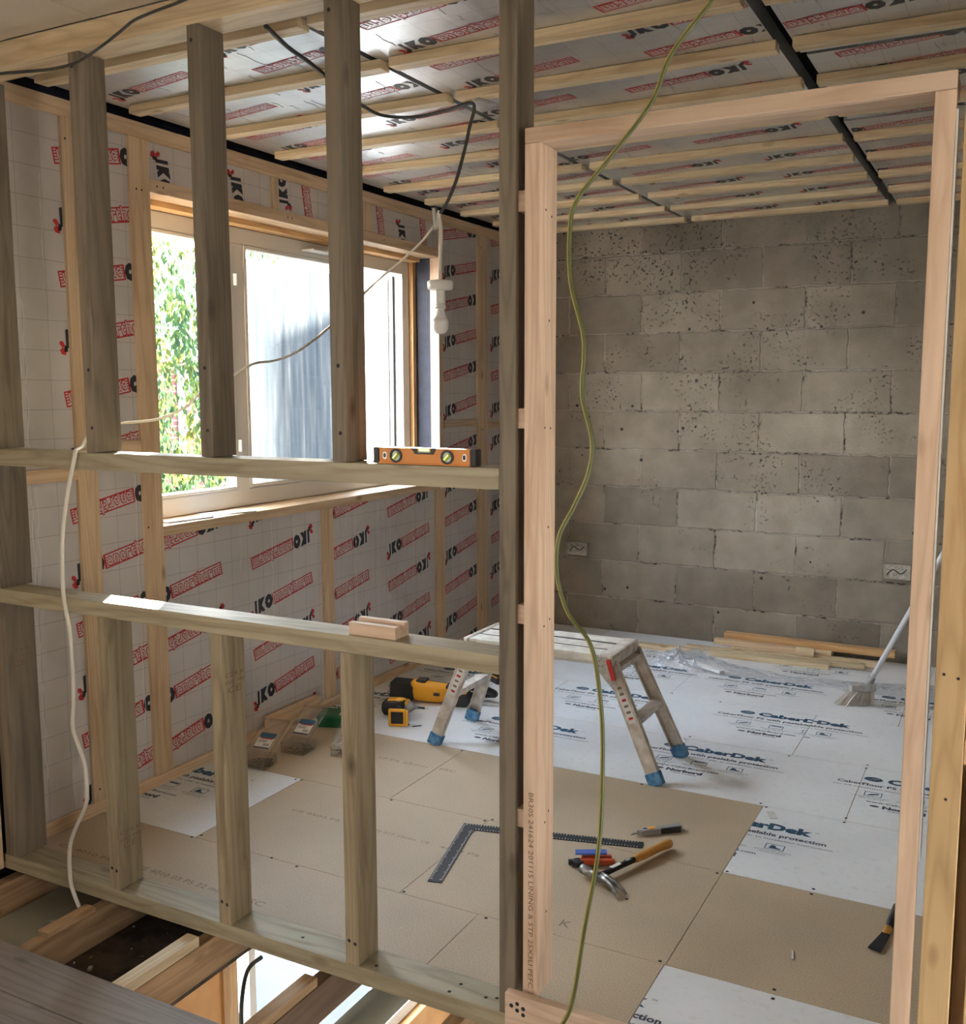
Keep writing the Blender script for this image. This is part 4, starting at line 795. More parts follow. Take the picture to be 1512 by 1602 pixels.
mb = MB(); bar(mb, (-1.80, 3.05, 2.125), (-1.792, 3.05, 2.045), 0.022, 0.018, CLEARP); bar(mb, (-1.781, 3.052, 2.11), (-1.789, 3.05, 2.055), 0.012, 0.012, WHT); bar(mb, (-1.803, 3.05, 2.12), (-1.796, 3.05, 2.05), 0.010, 0.010, PAPER); pb(mb, 'connector_block', 'taped white connector block', smooth=False)
mb = MB(); mb.tube(smooth_path([(-1.785, 3.05, 2.10), (-1.776, 3.05, 2.045), (-1.778, 3.05, 1.96), (-1.780, 3.05, 1.876)]), 0.0072, CABW, 8, flatf=.6); pb(mb, 'lamp_cable', 'pale lamp cable')
M = Matrix.Translation((-1.780, 3.05, 0))
mb = MB(); mb.lathe([(0.0, 1.876), (0.040, 1.876), (0.045, 1.872), (0.044, 1.850), (0.038, 1.845), (0.0, 1.845)], WHT, 28, M); pb(mb, 'rose', 'white ceiling rose disc')
mb = MB(); mb.lathe([(0.0, 1.846), (0.015, 1.846), (0.0165, 1.83), (0.0175, 1.805), (0.0175, 1.800), (0.0155, 1.800), (0.0155, 1.797), (0.0172, 1.797), (0.0185, 1.782), (0.0, 1.782)], WHT, 24, M); pb(mb, 'lampholder')
mb = MB(); mb.lathe([(0.0, 1.783), (0.013, 1.783), (0.014, 1.775), (0.017, 1.765), (0.026, 1.745), (0.0, 1.745)], WHT, 24, M); bl = pb(mb, 'bulb_base', 'white bulb base')
mb = MB(); mb.lathe([(0.0, 1.746), (0.026, 1.746), (0.0295, 1.732), (0.0295, 1.722), (0.026, 1.709), (0.018, 1.699), (0.008, 1.695), (0.0, 1.6945)], BULB, 24, M); o_ = mb.build('bulb_globe', bl, smooth=True, origin=(0, 0, 0))
mb = MB(); mb.tube(smooth_path([(-1.786, 3.05, 2.075), (-1.801, 3.05, 2.062), (-1.853, 3.05, 2.012), (-1.932, 3.05, 1.955), (-2.013, 3.05, 1.905), (-2.087, 3.05, 1.854), (-2.060, 2.9, 1.773), (-1.985, 2.7, 1.712), (-1.984, 2.6, 1.659), (-1.982, 2.5, 1.616), (-1.992, 2.42, 1.592), (-2.007, 2.35, 1.583), (-2.03, 2.32, 1.564), (-2.101, 2.30, 1.523), (-2.151, 2.28, 1.501), (-2.225, 2.28, 1.453), (-2.345, 2.28, 1.415), (-2.497, 2.27, 1.4), (-2.52, 2.2, 1.385), (-2.475, 2.12, 1.357), (-2.44, 2.075, 1.339), (-2.385, 2.01, 1.335), (-2.345, 1.972, 1.334),
    (-2.345, 1.962, 1.30), (-2.374, 1.960, 1.209), (-2.4, 1.960, 1.106), (-2.41, 1.960, 1.013), (-2.412, 1.960, 0.919), (-2.394, 1.960, 0.808), (-2.39, 1.960, 0.676), (-2.393, 1.960, 0.599), (-2.402, 1.960, 0.521), (-2.379, 1.960, 0.466), (-2.358, 1.960, 0.412), (-2.356, 1.960, 0.334), (-2.368, 1.960, 0.283), (-2.417, 1.960, 0.204), (-2.444, 1.960, 0.138), (-2.448, 1.960, 0.046), (-2.432, 1.958, -0.001), (-2.405, 1.955, -0.04)]), 0.0060, CABW, 8, flatf=.6)
mb.build('cable', None, 'pale flat cable swagged from the pendant past the window and hanging down the partition', 'cable', smooth=True)
yp = smooth_path([(-0.33, 1.80, 2.465), (-0.43, 1.86, 2.32), (-0.524, 1.88, 2.202), (-0.543, 1.88, 2.178), (-0.572, 1.88, 2.149), (-0.607, 1.88, 2.104), (-0.637, 1.88, 2.035), (-0.712, 1.88, 1.95), (-0.783, 1.88, 1.874), (-0.8, 1.88, 1.82), (-0.798, 1.88, 1.715), (-0.771, 1.88, 1.614), (-0.768, 1.88, 1.564), (-0.771, 1.88, 1.489), (-0.749, 1.88, 1.4), (-0.756, 1.88, 1.336), (-0.785, 1.88, 1.27), (-0.819, 1.88, 1.202), (-0.823, 1.88, 1.122), (-0.797, 1.88, 1.044), (-0.747, 1.88, 0.982), (-0.724, 1.88, 0.864), (-0.718, 1.88, 0.729), (-0.725, 1.88, 0.548), (-0.754, 1.88, 0.371), (-0.779, 1.88, 0.204), (-0.807, 1.88, 0.127), (-0.85, 1.80, 0.04), (-0.95, 1.64, 0.006), (-1.0, 1.3, 0.006)])
mb = MB(); mb.tube(yp, 0.0048, CABY, 8); yc = mb.build('cable', None, 'green and yellow cable hanging in waves down the open doorway', 'cable', smooth=True, origin=(0, 0, 0))
mb = MB(); mb.tube([p + Vector((-0.0019, -0.0022, 0.0006)) for p in yp], 0.0024, CABY2, 6); mb.build('yellow_stripe', yc, smooth=True, origin=(0, 0, 0))
mb = MB(); bar(mb, (-1.62, 3.02, 2.449), (-1.60, 3.09, 2.449), 0.018, 0.004, GALV); bar(mb, (-1.60, 3.06, 2.447), (-1.575, 3.12, 2.44), 0.008, 0.003, GALV); mb.build('metal_clip', None, 'small metal clip where the cable turns down from the batten', 'clip')

# --- hop-up work platform
hp = thing('work_platform', (-1.66, 3.75, 0), 'low folding aluminium work platform with blue feet on the white floor', 'work platform')
def hb(mb, nm, label=None, par=None):
    o = mb.build(nm, par or hp, label=label, origin=(0, 0, 0))
    if par is None: o.location = (1.66, -3.75, 0)
    return o
HC = speck('paint_spattered_cream_deck', (0.52, 0.49, 0.43), (0.72, 0.69, 0.62), 26, 0.5)
mb = MB(); mb.box((-1.975, 3.600, 0.438), (-1.395, 3.69, 0.476), HC, 0.003); mb.box((-1.975, 3.805, 0.438), (-1.395, 3.895, 0.476), HC, 0.003); mb.box((-1.975, 3.700, 0.440), (-1.395, 3.795, 0.474), HC, 0.003)
mb.box((-1.97, 3.69, 0.440), (-1.40, 3.70, 0.4757), BLK); mb.box((-1.97, 3.795, 0.440), (-1.40, 3.805, 0.4757), BLK)
mb.box((-1.975, 3.598, 0.436), (-1.395, 3.602, 0.448), ALU); hb(mb, 'deck')
for x0, x1 in ((-1.395, -1.335), (-2.0, -1.975)):
    mb = MB(); mb.box((x0, 3.592, 0.432), (x1, 3.903, 0.480), ALU_D, 0.012); hb(mb, 'deck_end_cap')
legs = {'fr': ((-1.145, 3.569), (-1.355, 3.615)), 'br': ((-1.150, 3.925), (-1.350, 3.882)), 'fl': ((-2.133, 3.567), (-1.975, 3.615)), 'bl': ((-2.144, 3.941), (-1.975, 3.882))}
for k, (f_, t_) in legs.items():
    mb = MB(); a = Vector((f_[0], f_[1], 0.004)); b_ = Vector((t_[0], t_[1], 0.445)); d = (b_ - a).normalized()
    bar(mb, a, b_, 0.052, 0.004, ALU_D, (0, 1, 0)) if False else None
    x = Vector((0, 1, 0)); x = (x - d * x.dot(d)).normalized(); y = d.cross(x); M = Matrix((x, y, d)).transposed().to_4x4(); M.translation = a; L_ = (b_ - a).length
    sg = 1 if 'f' in k else -1
    mb.box((-0.003 if sg > 0 else -0.0, -0.026, 0.0), (0.0 if sg > 0 else 0.003, 0.026, L_), ALU_D, 0, M)      # web
    mb.box((-0.003, -0.026, 0), (0.022, -0.023, L_), ALU_D, 0, M) if sg > 0 else mb.box((-0.022, -0.026, 0), (0.003, -0.023, L_), ALU_D, 0, M)
    mb.box((-0.003, 0.023, 0), (0.022, 0.026, L_), ALU_D, 0, M) if sg > 0 else mb.box((-0.022, 0.023, 0), (0.003, 0.026, L_), ALU_D, 0, M)
    lg = hb(mb, 'leg')
    mb = MB()
    mb.box((-0.006, -0.030, -0.004), (0.026, 0.030, 0.048), BLUERUB, 0.003, M) if sg > 0 else mb.box((-0.026, -0.030, -0.004), (0.006, 0.030, 0.048), BLUERUB, 0.003, M)
    mb.build('foot', lg, label='worn blue rubber foot', origin=(0, 0, 0))
    mb = MB(); mb.box((-0.0042 if sg > 0 else 0.0031, -0.016, L_ * .50), (-0.0031 if sg > 0 else 0.0042, 0.014, L_ * .86), PAPER, 0, M)
    for q in range(6): mb.box((-0.0050 if sg > 0 else 0.0043, -0.010, L_ * (.53 + q * .05)), (-0.0043 if sg > 0 else 0.0050, 0.008, L_ * (.55 + q * .05)), RED if q % 3 == 0 else P_STAMP, 0, M)
    mb.build('warning_sticker', lg, origin=(0, 0, 0)) if k in ('fl', 'fr') else None
for a, b_ in ((('fr'), ('br')), (('fl'), ('bl'))):
    la, lb = legs[a], legs[b_]; t = 0.50
    p0 = (la[0][0] + (la[1][0] - la[0][0]) * t, la[0][1] + (la[1][1] - la[0][1]) * t + 0.01, 0.225); p1 = (lb[0][0] + (lb[1][0] - lb[0][0]) * t, lb[0][1] + (lb[1][1] - lb[0][1]) * t - 0.01, 0.225)
    mb = MB(); bar(mb, p0, p1, 0.046, 0.024, ALU_D, (0, 0, 1)); hb(mb, 'cross_rung')
    t = 0.93; p0 = (la[0][0] + (la[1][0] - la[0][0]) * t, la[0][1] + .05, 0.415); p1 = (lb[0][0] + (lb[1][0] - lb[0][0]) * t, lb[0][1] - .05, 0.415)
    mb = MB(); bar(mb, p0, p1, 0.035, 0.02, ALU_D, (0, 0, 1)); hb(mb, 'top_rung')
mb = MB(); mb.prism([(-0.0, 0.0), (0.05, 0.0), (0.06, -0.03), (0.085, -0.10), (0.075, -0.125), (0.0, -0.045)], 0, 0.003, GALV, Matrix(((1, 0, 0, -1.405), (0, 0, 1, 3.588), (0, 1, 0, 0.470), (0, 0, 0, 1))))
for x, z in ((-1.39, .455), (-1.37, .455), (-1.375, .435), (-1.39, .435), (-1.335, .37)): disc(mb, (x, 3.588, z), (0, -1, 0), 0, 0.004, 0.002, STEEL, 8)
hb(mb, 'hinge_plate', 'galvanised hinge plate')
mb = MB(); bar(mb, (-1.352, 3.583, 0.465), (-1.327, 3.583, 0.385), 0.018, 0.006, RED, (0, 1, 0)); hb(mb, 'latch', 'red release latch')

# --- reciprocating saw
sw = thing('reciprocating_saw', (-2.52, 4.06, 0), 'yellow and black cordless saw lying behind the left platform leg', 'power saw', rz=R(14))
mb = MB(); mb.prism([(-0.125, 0.0), (-0.02, 0.0), (0.0, 0.02), (0.0, 0.075), (-0.025, 0.095), (-0.118, 0.098)], -0.045, 0.045, BLK, Matrix(((1, 0, 0, 0), (0, 0, 1, 0), (0, 1, 0, 0), (0, 0, 0, 1)))); nz = mb.build('nose_boot', sw, label='black rubber nose', origin=(0, 0, 0))
mb = MB(); mb.box((-0.15, -0.012, 0.05), (-0.12, 0.0, 0.056), GALV); mb.box((-0.14, -0.03, 0.038), (-0.122, 0.01, 0.07), STEEL, 0.003); mb.build('blade_clamp', nz, origin=(0, 0, 0))
def blob(mb, secs, mat, seg=14):
    # secs: (x, cy, cz, ry, rz) rounded sections along x
    vs = []
    for x, cy, cz, ry, rz_ in secs:
        for k in range(seg):
            a = 2 * math.pi * k / seg; c_, s_ = math.cos(a), math.sin(a); e = 0.65
            vs.append((x, cy + ry * math.copysign(abs(c_) ** e, c_), cz + rz_ * math.copysign(abs(s_) ** e, s_)))
    n = len(secs)
    mb.add(vs, [(i * seg + k, i * seg + (k + 1) % seg, (i + 1) * seg + (k + 1) % seg, (i + 1) * seg + k) for i in range(n - 1) for k in range(seg)] + [tuple(range(seg - 1, -1, -1)), tuple((n - 1) * seg + k for k in range(seg))], mat); return mb
mb = MB(); blob(mb, [(-0.02, 0, 0.06, 0.036, 0.042), (0.0, 0, 0.06, 0.048, 0.052), (0.03, 0, 0.055, 0.048, 0.050), (0.10, 0, 0.05, 0.045, 0.046), (0.15, 0, 0.05, 0.040, 0.044), (0.17, 0, 0.05, 0.03, 0.035)], YEL); mb.build('motor_housing', sw, label='yellow motor housing', smooth=True, origin=(0, 0, 0))
mb = MB(); mb.box((0.005, -0.030, 0.098), (0.055, 0.035, 0.112), BLK, 0.006); mb.box((0.155, -0.03, 0.075), (0.30, 0.03, 0.095), BLK, 0.008); mb.box((0.10, -0.047, 0.045), (0.13, -0.044, 0.06), BLK); mb.build('trim_cover', sw, origin=(0, 0, 0))
mb = MB(); mb.box((0.165, -0.055, 0.0), (0.265, 0.04, 0.078), BLK, 0.008); mb.box((0.165, -0.057, 0.066), (0.265, 0.042, 0.074), YEL, 0.002); mb.build('battery', sw, origin=(0, 0, 0))
mb = MB(); mb.tube(smooth_path([(0.26, 0.01, 0.085), (0.34, 0.03, 0.07), (0.38, 0.05, 0.045), (0.33, 0.08, 0.03), (0.25, 0.05, 0.03)]), 0.017, BLK, 10); mb.build('handle', sw, smooth=True, origin=(0, 0, 0))
# --- impact driver
dr = thing('impact_driver', (-2.455, 3.80, 0), 'yellow and black impact driver lying nearer than the saw, battery facing forward', 'power drill', rz=R(12))
mb = MB(); blob(mb, [(-0.085, 0.02, 0.042, 0.022, 0.024), (-0.07, 0.02, 0.042, 0.036, 0.038), (-0.02, 0.02, 0.045, 0.038, 0.040), (0.03, 0.02, 0.048, 0.034, 0.036)], BLK); mb.build('motor_housing', dr, smooth=True, origin=(0, 0, 0))
mb = MB(); blob(mb, [(-0.055, 0.022, 0.062, 0.028, 0.024), (0.0, 0.022, 0.064, 0.030, 0.024), (0.04, 0.022, 0.06, 0.026, 0.022)], YEL); mb.build('yellow_shell', dr, smooth=True, origin=(0, 0, 0))
M = Matrix.Translation((0.03, 0.02, 0.05)) @ Matrix.Rotation(R(90), 4, 'Y')
mb = MB(); mb.lathe([(0.030, 0), (0.026, 0.02), (0.015, 0.035), (0.012, 0.04), (0.008, 0.045), (0.008, 0.06), (0.0, 0.06)], GREYP, 16, M); ck = mb.build('chuck', dr, smooth=True, origin=(0, 0, 0))
mb = MB(); mb.tube([(0.085, 0.02, 0.05), (0.12, 0.02, 0.05)], 0.0055, BLK, 8); mb.tube([(0.12, 0.02, 0.05), (0.137, 0.02, 0.05)], 0.003, STEEL, 6); mb.build('driver_bit', ck, origin=(0, 0, 0))
mb = MB(); mb.tube([(0.0, 0.0, 0.045), (0.015, -0.05, 0.042), (0.03, -0.09, 0.042)], [0.022, 0.019, 0.022], BLK, 10); mb.build('handle', dr, smooth=True, origin=(0, 0, 0))
mb = MB(); t = 0.008
M = Matrix.Translation((0.035, -0.10, 0.0)) @ Matrix.Rotation(R(8), 4, 'Z')
for a in ((-0.042, -0.02, 0.002, -0.034 + t * .4, 0.0, 0.078), (0.026, -0.02, 0.002, 0.034, 0.0, 0.078), (-0.034, -0.02, 0.002, 0.026, 0.0, 0.012), (-0.034, -0.02, 0.068, 0.026, 0.0, 0.078)): mb.box(a[:3], a[3:], YEL, 0.002, M)
mb.box((0.036, -0.02, 0.006), (0.046, 0.0, 0.074), YEL, 0.002, M); bt = mb.build('battery_frame', dr, label='yellow square battery frame', origin=(0, 0, 0))
mb = MB(); mb.box((-0.034, -0.014, 0.012), (0.026, 0.0, 0.068), BLK, 0, M); mb.build('battery', bt, origin=(0, 0, 0))
mb = MB(); mb.tube([(-2.40, 3.72, 0.004), (-2.37, 3.71, 0.004), (-2.36, 3.735, 0.004)], 0.003, BLKM, 6); mb.tube([(-2.33, 3.715, 0.004), (-2.30, 3.745, 0.004)], 0.0022, BLKM, 6); mb.build('hex_key', None, 'small black hex key on the floor in front of the impact driver', 'hex key')
# --- second drill partly hidden behind platform legs
d2 = thing('cordless_drill', (-2.30, 4.52, 0), 'yellow and black cordless drill half hidden behind the platform crossbar', 'power drill', rz=R(-35))
mb = MB(); blob(mb, [(-0.10, 0, 0.10, 0.02, 0.02), (-0.09, 0, 0.10, 0.032, 0.034), (0.0, 0, 0.10, 0.034, 0.036), (0.06, 0, 0.10, 0.028, 0.03)], YEL); mb.build('motor_housing', d2, smooth=True, origin=(0, 0, 0))
mb = MB(); blob(mb, [(0.055, 0, 0.10, 0.026, 0.026), (0.10, 0, 0.10, 0.022, 0.022), (0.12, 0, 0.10, 0.012, 0.012)], BLK); mb.build('chuck', d2, smooth=True, origin=(0, 0, 0))
mb = MB(); mb.tube([(-0.02, 0, 0.09), (-0.03, 0, 0.04)], 0.019, BLK, 10); mb.build('handle', d2, origin=(0, 0, 0))
mb = MB(); mb.box((-0.075, -0.035, 0.0), (0.035, 0.035, 0.05), BLK, 0.006); mb.box((-0.075, -0.036, 0.034), (0.035, 0.036, 0.042), YEL, 0.002); mb.build('battery', d2, origin=(0, 0, 0))

# --- clear screw boxes
def screw_box(loc, rz, label, n_scr, tilt=28):
    t = thing('screw_box', loc, label, 'screw box', 'clear clamshell screw boxes by the wall', R(rz))
    mb = MB(); a, b_, h = 0.055, 0.05, 0.042
    mb.box((-a, -b_, 0), (a, b_, 0.0015), CLEARP); mb.box((-a, -b_, 0.0015), (-a + .0015, b_, h), CLEARP); mb.box((a - .0015, -b_, 0.0015), (a, b_, h), CLEARP); mb.box((-a, -b_, .0015), (a, -b_ + .0015, h * .7), CLEARP); mb.box((-a, b_ - .0015, .0015), (a, b_, h), CLEARP)
    mb.build('tray', t, origin=(0, 0, 0))
    M = Matrix.Translation((0, -b_ + 0.005, h * .8)) @ Matrix.Rotation(R(tilt), 4, 'X')
    mb = MB(); mb.box((-a - .004, 0, 0), (a + .004, 0.225, 0.0016), CLEARP, 0, M); mb.box((-a - .004, 0, 0.0016), (-a - .001, 0.225, 0.010), CLEARP, 0, M); mb.box((a + .001, 0, 0.0016), (a + .004, 0.225, 0.010), CLEARP, 0, M); mb.box((-a - .004, 0.222, 0.0016), (a + .004, 0.225, 0.010), CLEARP, 0, M)
    ld = mb.build('lid', t, origin=(0, 0, 0))
    mb = MB(); mb.box((-0.036, 0.075, 0.0017), (0.036, 0.150, 0.0024), WHT, 0, M); mb.box((-0.036, 0.124, 0.0024), (0.036, 0.150, 0.0030), P_BLUE, 0, M); mb.box((-0.024, 0.118, 0.0024), (0.030, 0.1235, 0.0030), RED, 0, M); mb.box((-0.036, 0.068, 0.0017), (0.036, 0.0748, 0.0028), P_NAVY, 0, M)
    for q in range(9): mb.box((0.002 + q * .003, 0.082, 0.0024), (0.0033 + q * .003, 0.094, 0.0028), P_BLACK, 0, M)
    for q in range(3): mb.box((-0.028, 0.100 + q * .005, 0.0024), (0.010, 0.1018 + q * .005, 0.0028), P_BLACK, 0, M)
    mb.build('label', ld, label='printed label with barcode', origin=(0, 0, 0))
    mb = MB(); rr = random.Random(int(loc[0] * 1000))
    for q in range(n_scr):
        x, y, z = rr.uniform(-a + .02, a - .02), rr.uniform(-b_ + .012, b_ - .012), rr.uniform(.004, .024); an = rr.uniform(-.5, .5); L_ = 0.022
        d = Vector((math.cos(an), math.sin(an), rr.uniform(-.12, .12))) * L_
        p = Vector((x, y, z)); mb.tube([p - d, p + d * .8, p + d * .82, p + d], [0.0008, 0.0018, 0.0035, 0.0035], SCREW, 5)
    mb.build('screws', t, origin=(0, 0, 0), kind='stuff'); return t
screw_box((-2.635, 3.035, 0), 8, 'clear screw box nearest the partition, its lid leaning back with a label', 70)
screw_box((-2.600, 3.245, 0), 6, 'clear screw box in the middle, behind the nearest one', 90)
screw_box((-2.395, 3.31, 0), 12, 'clear screw box partly behind the rightmost lower stud, beside the green box', 80)
mb = MB(); M = Matrix.Translation((-2.66, 3.60, 0)) @ Matrix.Rotation(R(20), 4, 'Z'); mb.box((-0.075, -0.06, 0), (0.075, 0.06, 0.055), GREEN, 0.004, M); mb.box((-0.078, -0.063, 0.040), (0.078, 0.063, 0.050), GREEN, 0.002, M); mb.box((0.02, -0.04, 0.0555), (0.07, 0.03, 0.0562), PAPER, 0, M); mb.build('fixings_box', None, 'small dark green plastic box behind the screw boxes', 'box')
beam('timber_offcut', (-2.828, 3.30, 0.0005), (-2.795, 3.66, 0.098), 'pine', 'timber offcut standing against the foot of the window wall by the screw boxes', 'timber offcut')

# --- set square
sq = Vector((-1.632, 2.935, 0.0025)); dl = Vector((0.605, 0.148, 0)).normalized(); dn = Vector((dl.y, -dl.x, 0))
def sqp(a, b_): p = sq + dl * a + dn * b_; return (p.x, p.y)
mb = MB(); mb.prism([sqp(0, 0), sqp(0.62, 0), sqp(0.62, 0.045), sqp(0.045, 0.045), sqp(0.045, 0.43), sqp(0, 0.43)][::-1], 0.0008, 0.003, BLKM); q_ = mb.build('carpenter_square', None, 'large black carpenter square lying on the bare boards', 'set square', origin=(0, 0, 0))
mb = MB()
for i in range(60):
    a = 0.012 + i * 0.01; L_ = 0.010 if i % 5 == 0 else 0.006
    mb.add([(*sqp(a, 0.002), 0.0034), (*sqp(a + .0022, 0.002), 0.0034), (*sqp(a + .0022, 0.002 + L_), 0.0034), (*sqp(a, 0.002 + L_), 0.0034)], [(3, 2, 1, 0)], WHT)
    if a > .05: mb.add([(*sqp(a, 0.043 - L_), 0.0034), (*sqp(a + .0022, 0.043 - L_), 0.0034), (*sqp(a + .0022, 0.043), 0.0034), (*sqp(a, 0.043), 0.0034)], [(3, 2, 1, 0)], WHT)
for i in range(41):
    b_ = 0.012 + i * 0.01; L_ = 0.010 if i % 5 == 0 else 0.006
    mb.add([(*sqp(0.002, b_), 0.0034), (*sqp(0.002 + L_, b_), 0.0034), (*sqp(0.002 + L_, b_ + .0022), 0.0034), (*sqp(0.002, b_ + .0022), 0.0034)], [(3, 2, 1, 0)], WHT)
    if b_ > .05: mb.add([(*sqp(0.043 - L_, b_), 0.0034), (*sqp(0.043, b_), 0.0034), (*sqp(0.043, b_ + .0022), 0.0034), (*sqp(0.043 - L_, b_ + .0022), 0.0034)], [(3, 2, 1, 0)], WHT)
mb.build('scale_marks', q_, label='white scale marks', origin=(0, 0, 0))
# --- claw hammer
h0 = Vector((-1.063, 2.750, 0.022)); h1 = Vector((-0.938, 3.078, 0.022)); hd = (h1 - h0).normalized(); hnrm = Vector((hd.y, -hd.x, 0))
hm = thing('claw_hammer', (-1.0, 2.9, 0), 'claw hammer with amber grip lying on the bare boards', 'hammer')
def hbld(mb, nm, label=None, smooth=True):
    o = mb.build(nm, hm, label=label, smooth=smooth, origin=(0, 0, 0)); o.location = (1.0, -2.9, 0); return o
mb = MB(); mb.tube([h0 + hd * t for t in (-0.015, 0.0, 0.08, 0.17, 0.185)], [0.012, 0.012, 0.0115, 0.0125, 0.010], BLK, 12, flatf=.8); hbld(mb, 'shaft', 'black shaft')
mb = MB(); bar(mb, h0 + hd * .06 + Vector((0, 0, .009)), h0 + hd * .105 + Vector((0, 0, .009)), 0.014, 0.003, WHT); bar(mb, h0 + hd * .13 + Vector((0, 0, .010)), h0 + hd * .15 + Vector((0, 0, .010)), 0.014, 0.003, GREYP); hbld(mb, 'shaft_label', None, False)
mb = MB(); mb.tube([h0 + hd * t for t in (0.165, 0.18, 0.23, 0.29, 0.33, 0.347, 0.351)], [0.0115, 0.015, 0.0165, 0.0155, 0.0175, 0.0185, 0.012], HANDLE, 14, flatf=.85); hbld(mb, 'grip', 'amber grip')
mb = MB(); mb.tube([h0 + hd * t for t in (0.3505, 0.354)], [0.014, 0.011], BLK, 14, flatf=.85); hbld(mb, 'grip_end')
hx = lambda a, z=0.024, k=0.0: h0 + hnrm * a + hd * k + Vector((0, 0, z - 0.022))
mb = MB(); mb.tube([hx(-0.066), hx(-0.060), hx(-0.044), hx(-0.038), hx(-0.020), hx(0.015)], [0.0145, 0.0155, 0.0155, 0.011, 0.012, 0.0145], STEEL, 14)
for k in (-1, 1):
    pts = [hx(0.010, 0.026, k * .005), hx(0.040, 0.028, k * .007), hx(0.070, 0.024, k * .011 - .004), hx(0.098, 0.015, k * .016 - .010), hx(0.112, 0.008, k * .019 - .014)]
    mb.tube(pts, [0.013, 0.010, 0.0085, 0.006, 0.003], STEEL, 8, flatf=.75)
hbld(mb, 'hammer_head', 'scratched steel head')
# --- utility knife
kn = thing('utility_knife', (-1.02, 3.17, 0), 'grey utility knife with orange slide above the hammer', 'knife', rz=math.atan2(0.135, 0.14))
mb = MB(); mb.prism([(-0.052, -0.012), (0.02, -0.014), (0.092, -0.018), (0.102, -0.006), (0.098, 0.014), (0.02, 0.012), (-0.052, 0.010), (-0.065, 0.0)], 0.001, 0.019, GREYP); mb.build('knife_body', kn, origin=(0, 0, 0))
mb = MB(); mb.prism([(-0.045, -0.0125), (0.005, -0.0125), (0.005, 0.011), (-0.045, 0.011)], 0.0192, 0.021, ALU); mb.prism([(-0.022, -0.008), (-0.002, -0.008), (-0.002, 0.007), (-0.022, 0.007)], 0.021, 0.023, YEL); mb.prism([(-0.042, -0.004), (-0.028, -0.004), (-0.028, 0.006), (-0.042, 0.006)], 0.021, 0.0215, BLK); mb.build('slide', kn, label='orange slide on a silver nose', origin=(0, 0, 0))
mb = MB(); mb.prism([(-0.060, -0.008), (-0.060, 0.008), (-0.092, -0.010)], 0.009, 0.0105, STEEL); mb.build('blade', kn, origin=(0, 0, 0))
mb = MB(); mb.prism([(0.018, -0.0165), (0.090, -0.020), (0.095, -0.012), (0.018, -0.010)], 0.001, 0.020, BLK); mb.build('grip', kn, origin=(0, 0, 0))
# --- folding pliers / multitool
pl_ = thing('pliers', (-1.125, 2.865, 0), 'red handled pliers with a blue cover beside the hammer head', 'pliers', rz=R(20))
mb = MB(); bar(mb, (-0.04, -0.02, 0.014), (0.07, -0.012, 0.016), 0.018, 0.018, REDORG, (0, 0, 1), 0.004); bar(mb, (-0.035, 0.006, 0.014), (0.06, 0.028, 0.012), 0.016, 0.016, REDORG, (0, 0, 1), 0.004); mb.build('handles', pl_, origin=(0, 0, 0))
mb = MB(); bar(mb, (-0.055, 0.006, 0.032), (0.045, 0.012, 0.036), 0.030, 0.005, BLUEP, (0, 0, 1), 0.001); mb.build('cover', pl_, label='blue cover plate', origin=(0, 0, 0))
mb = MB(); mb.lathe([(0.0, 0.002), (0.018, 0.004), (0.018, 0.020), (0.0, 0.022)], BLKM, 14, Matrix.Translation((-0.045, -0.025, 0))); bar(mb, (-0.075, -0.025, 0.012), (-0.04, -0.02, 0.012), 0.016, 0.014, BLKM); mb.build('jaws', pl_, origin=(0, 0, 0))
# --- scraper behind right jamb
sp_ = thing('scraper', (-0.25, 2.85, 0), 'dark scraper with orange collar peeping out beside the right jamb', 'scraper')
mb = MB(); mb.prism([(-0.031, -0.105), (0.002, -0.115), (0.014, -0.01), (-0.006, -0.005)], 0.004, 0.008, BLKM); mb.build('blade', sp_, origin=(0, 0, 0))
mb = MB(); mb.tube([(0.004, -0.01, 0.010), (0.008, 0.015, 0.012)], 0.010, HANDLE, 10); mb.tube([(0.008, 0.015, 0.012), (0.012, 0.05, 0.014), (0.02, 0.14, 0.016)], [0.009, 0.013, 0.014], BLK, 10); mb.build('handle', sp_, smooth=True, origin=(0, 0, 0))
# --- broom
bm_ = thing('broom', (-0.60, 5.0, 0), 'broom with pale handle leaning to the right by the block wall', 'broom')
def bb(mb, nm, label=None, smooth=False, kind=None):
    o = mb.build(nm, bm_, label=label, smooth=smooth, origin=(0, 0, 0), kind=kind); o.location = (0.60, -5.0, 0); return o
hb0 = Vector((-0.575, 5.03, 0.075)); hb1 = Vector((-0.399, 5.06, 0.465)); hdv = (hb1 - hb0).normalized()
mb = MB(); mb.tube([hb0, hb0 + hdv * 1.25], 0.0125, flat('pale_blue_grey_handle', (0.72, 0.75, 0.78), 0.3, 0.1), 14); bb(mb, 'handle', 'pale grey handle', True)
mb = MB(); mb.tube([hb0 - hdv * .01, hb0 + hdv * .06], [0.022, 0.016], GREYP, 12); bar(mb, (-0.645, 4.978, 0.080), (-0.538, 5.042, 0.080), 0.05, 0.036, speck('grey_broom_head', (0.28, 0.28, 0.28), (0.42, 0.42, 0.42), 40, 0.6), (0, 0, 1), 0.012); bb(mb, 'broom_head')
mb = MB(); rr = random.Random(8); BR_ = flat('pale_bristles', (0.62, 0.58, 0.54), 0.8)
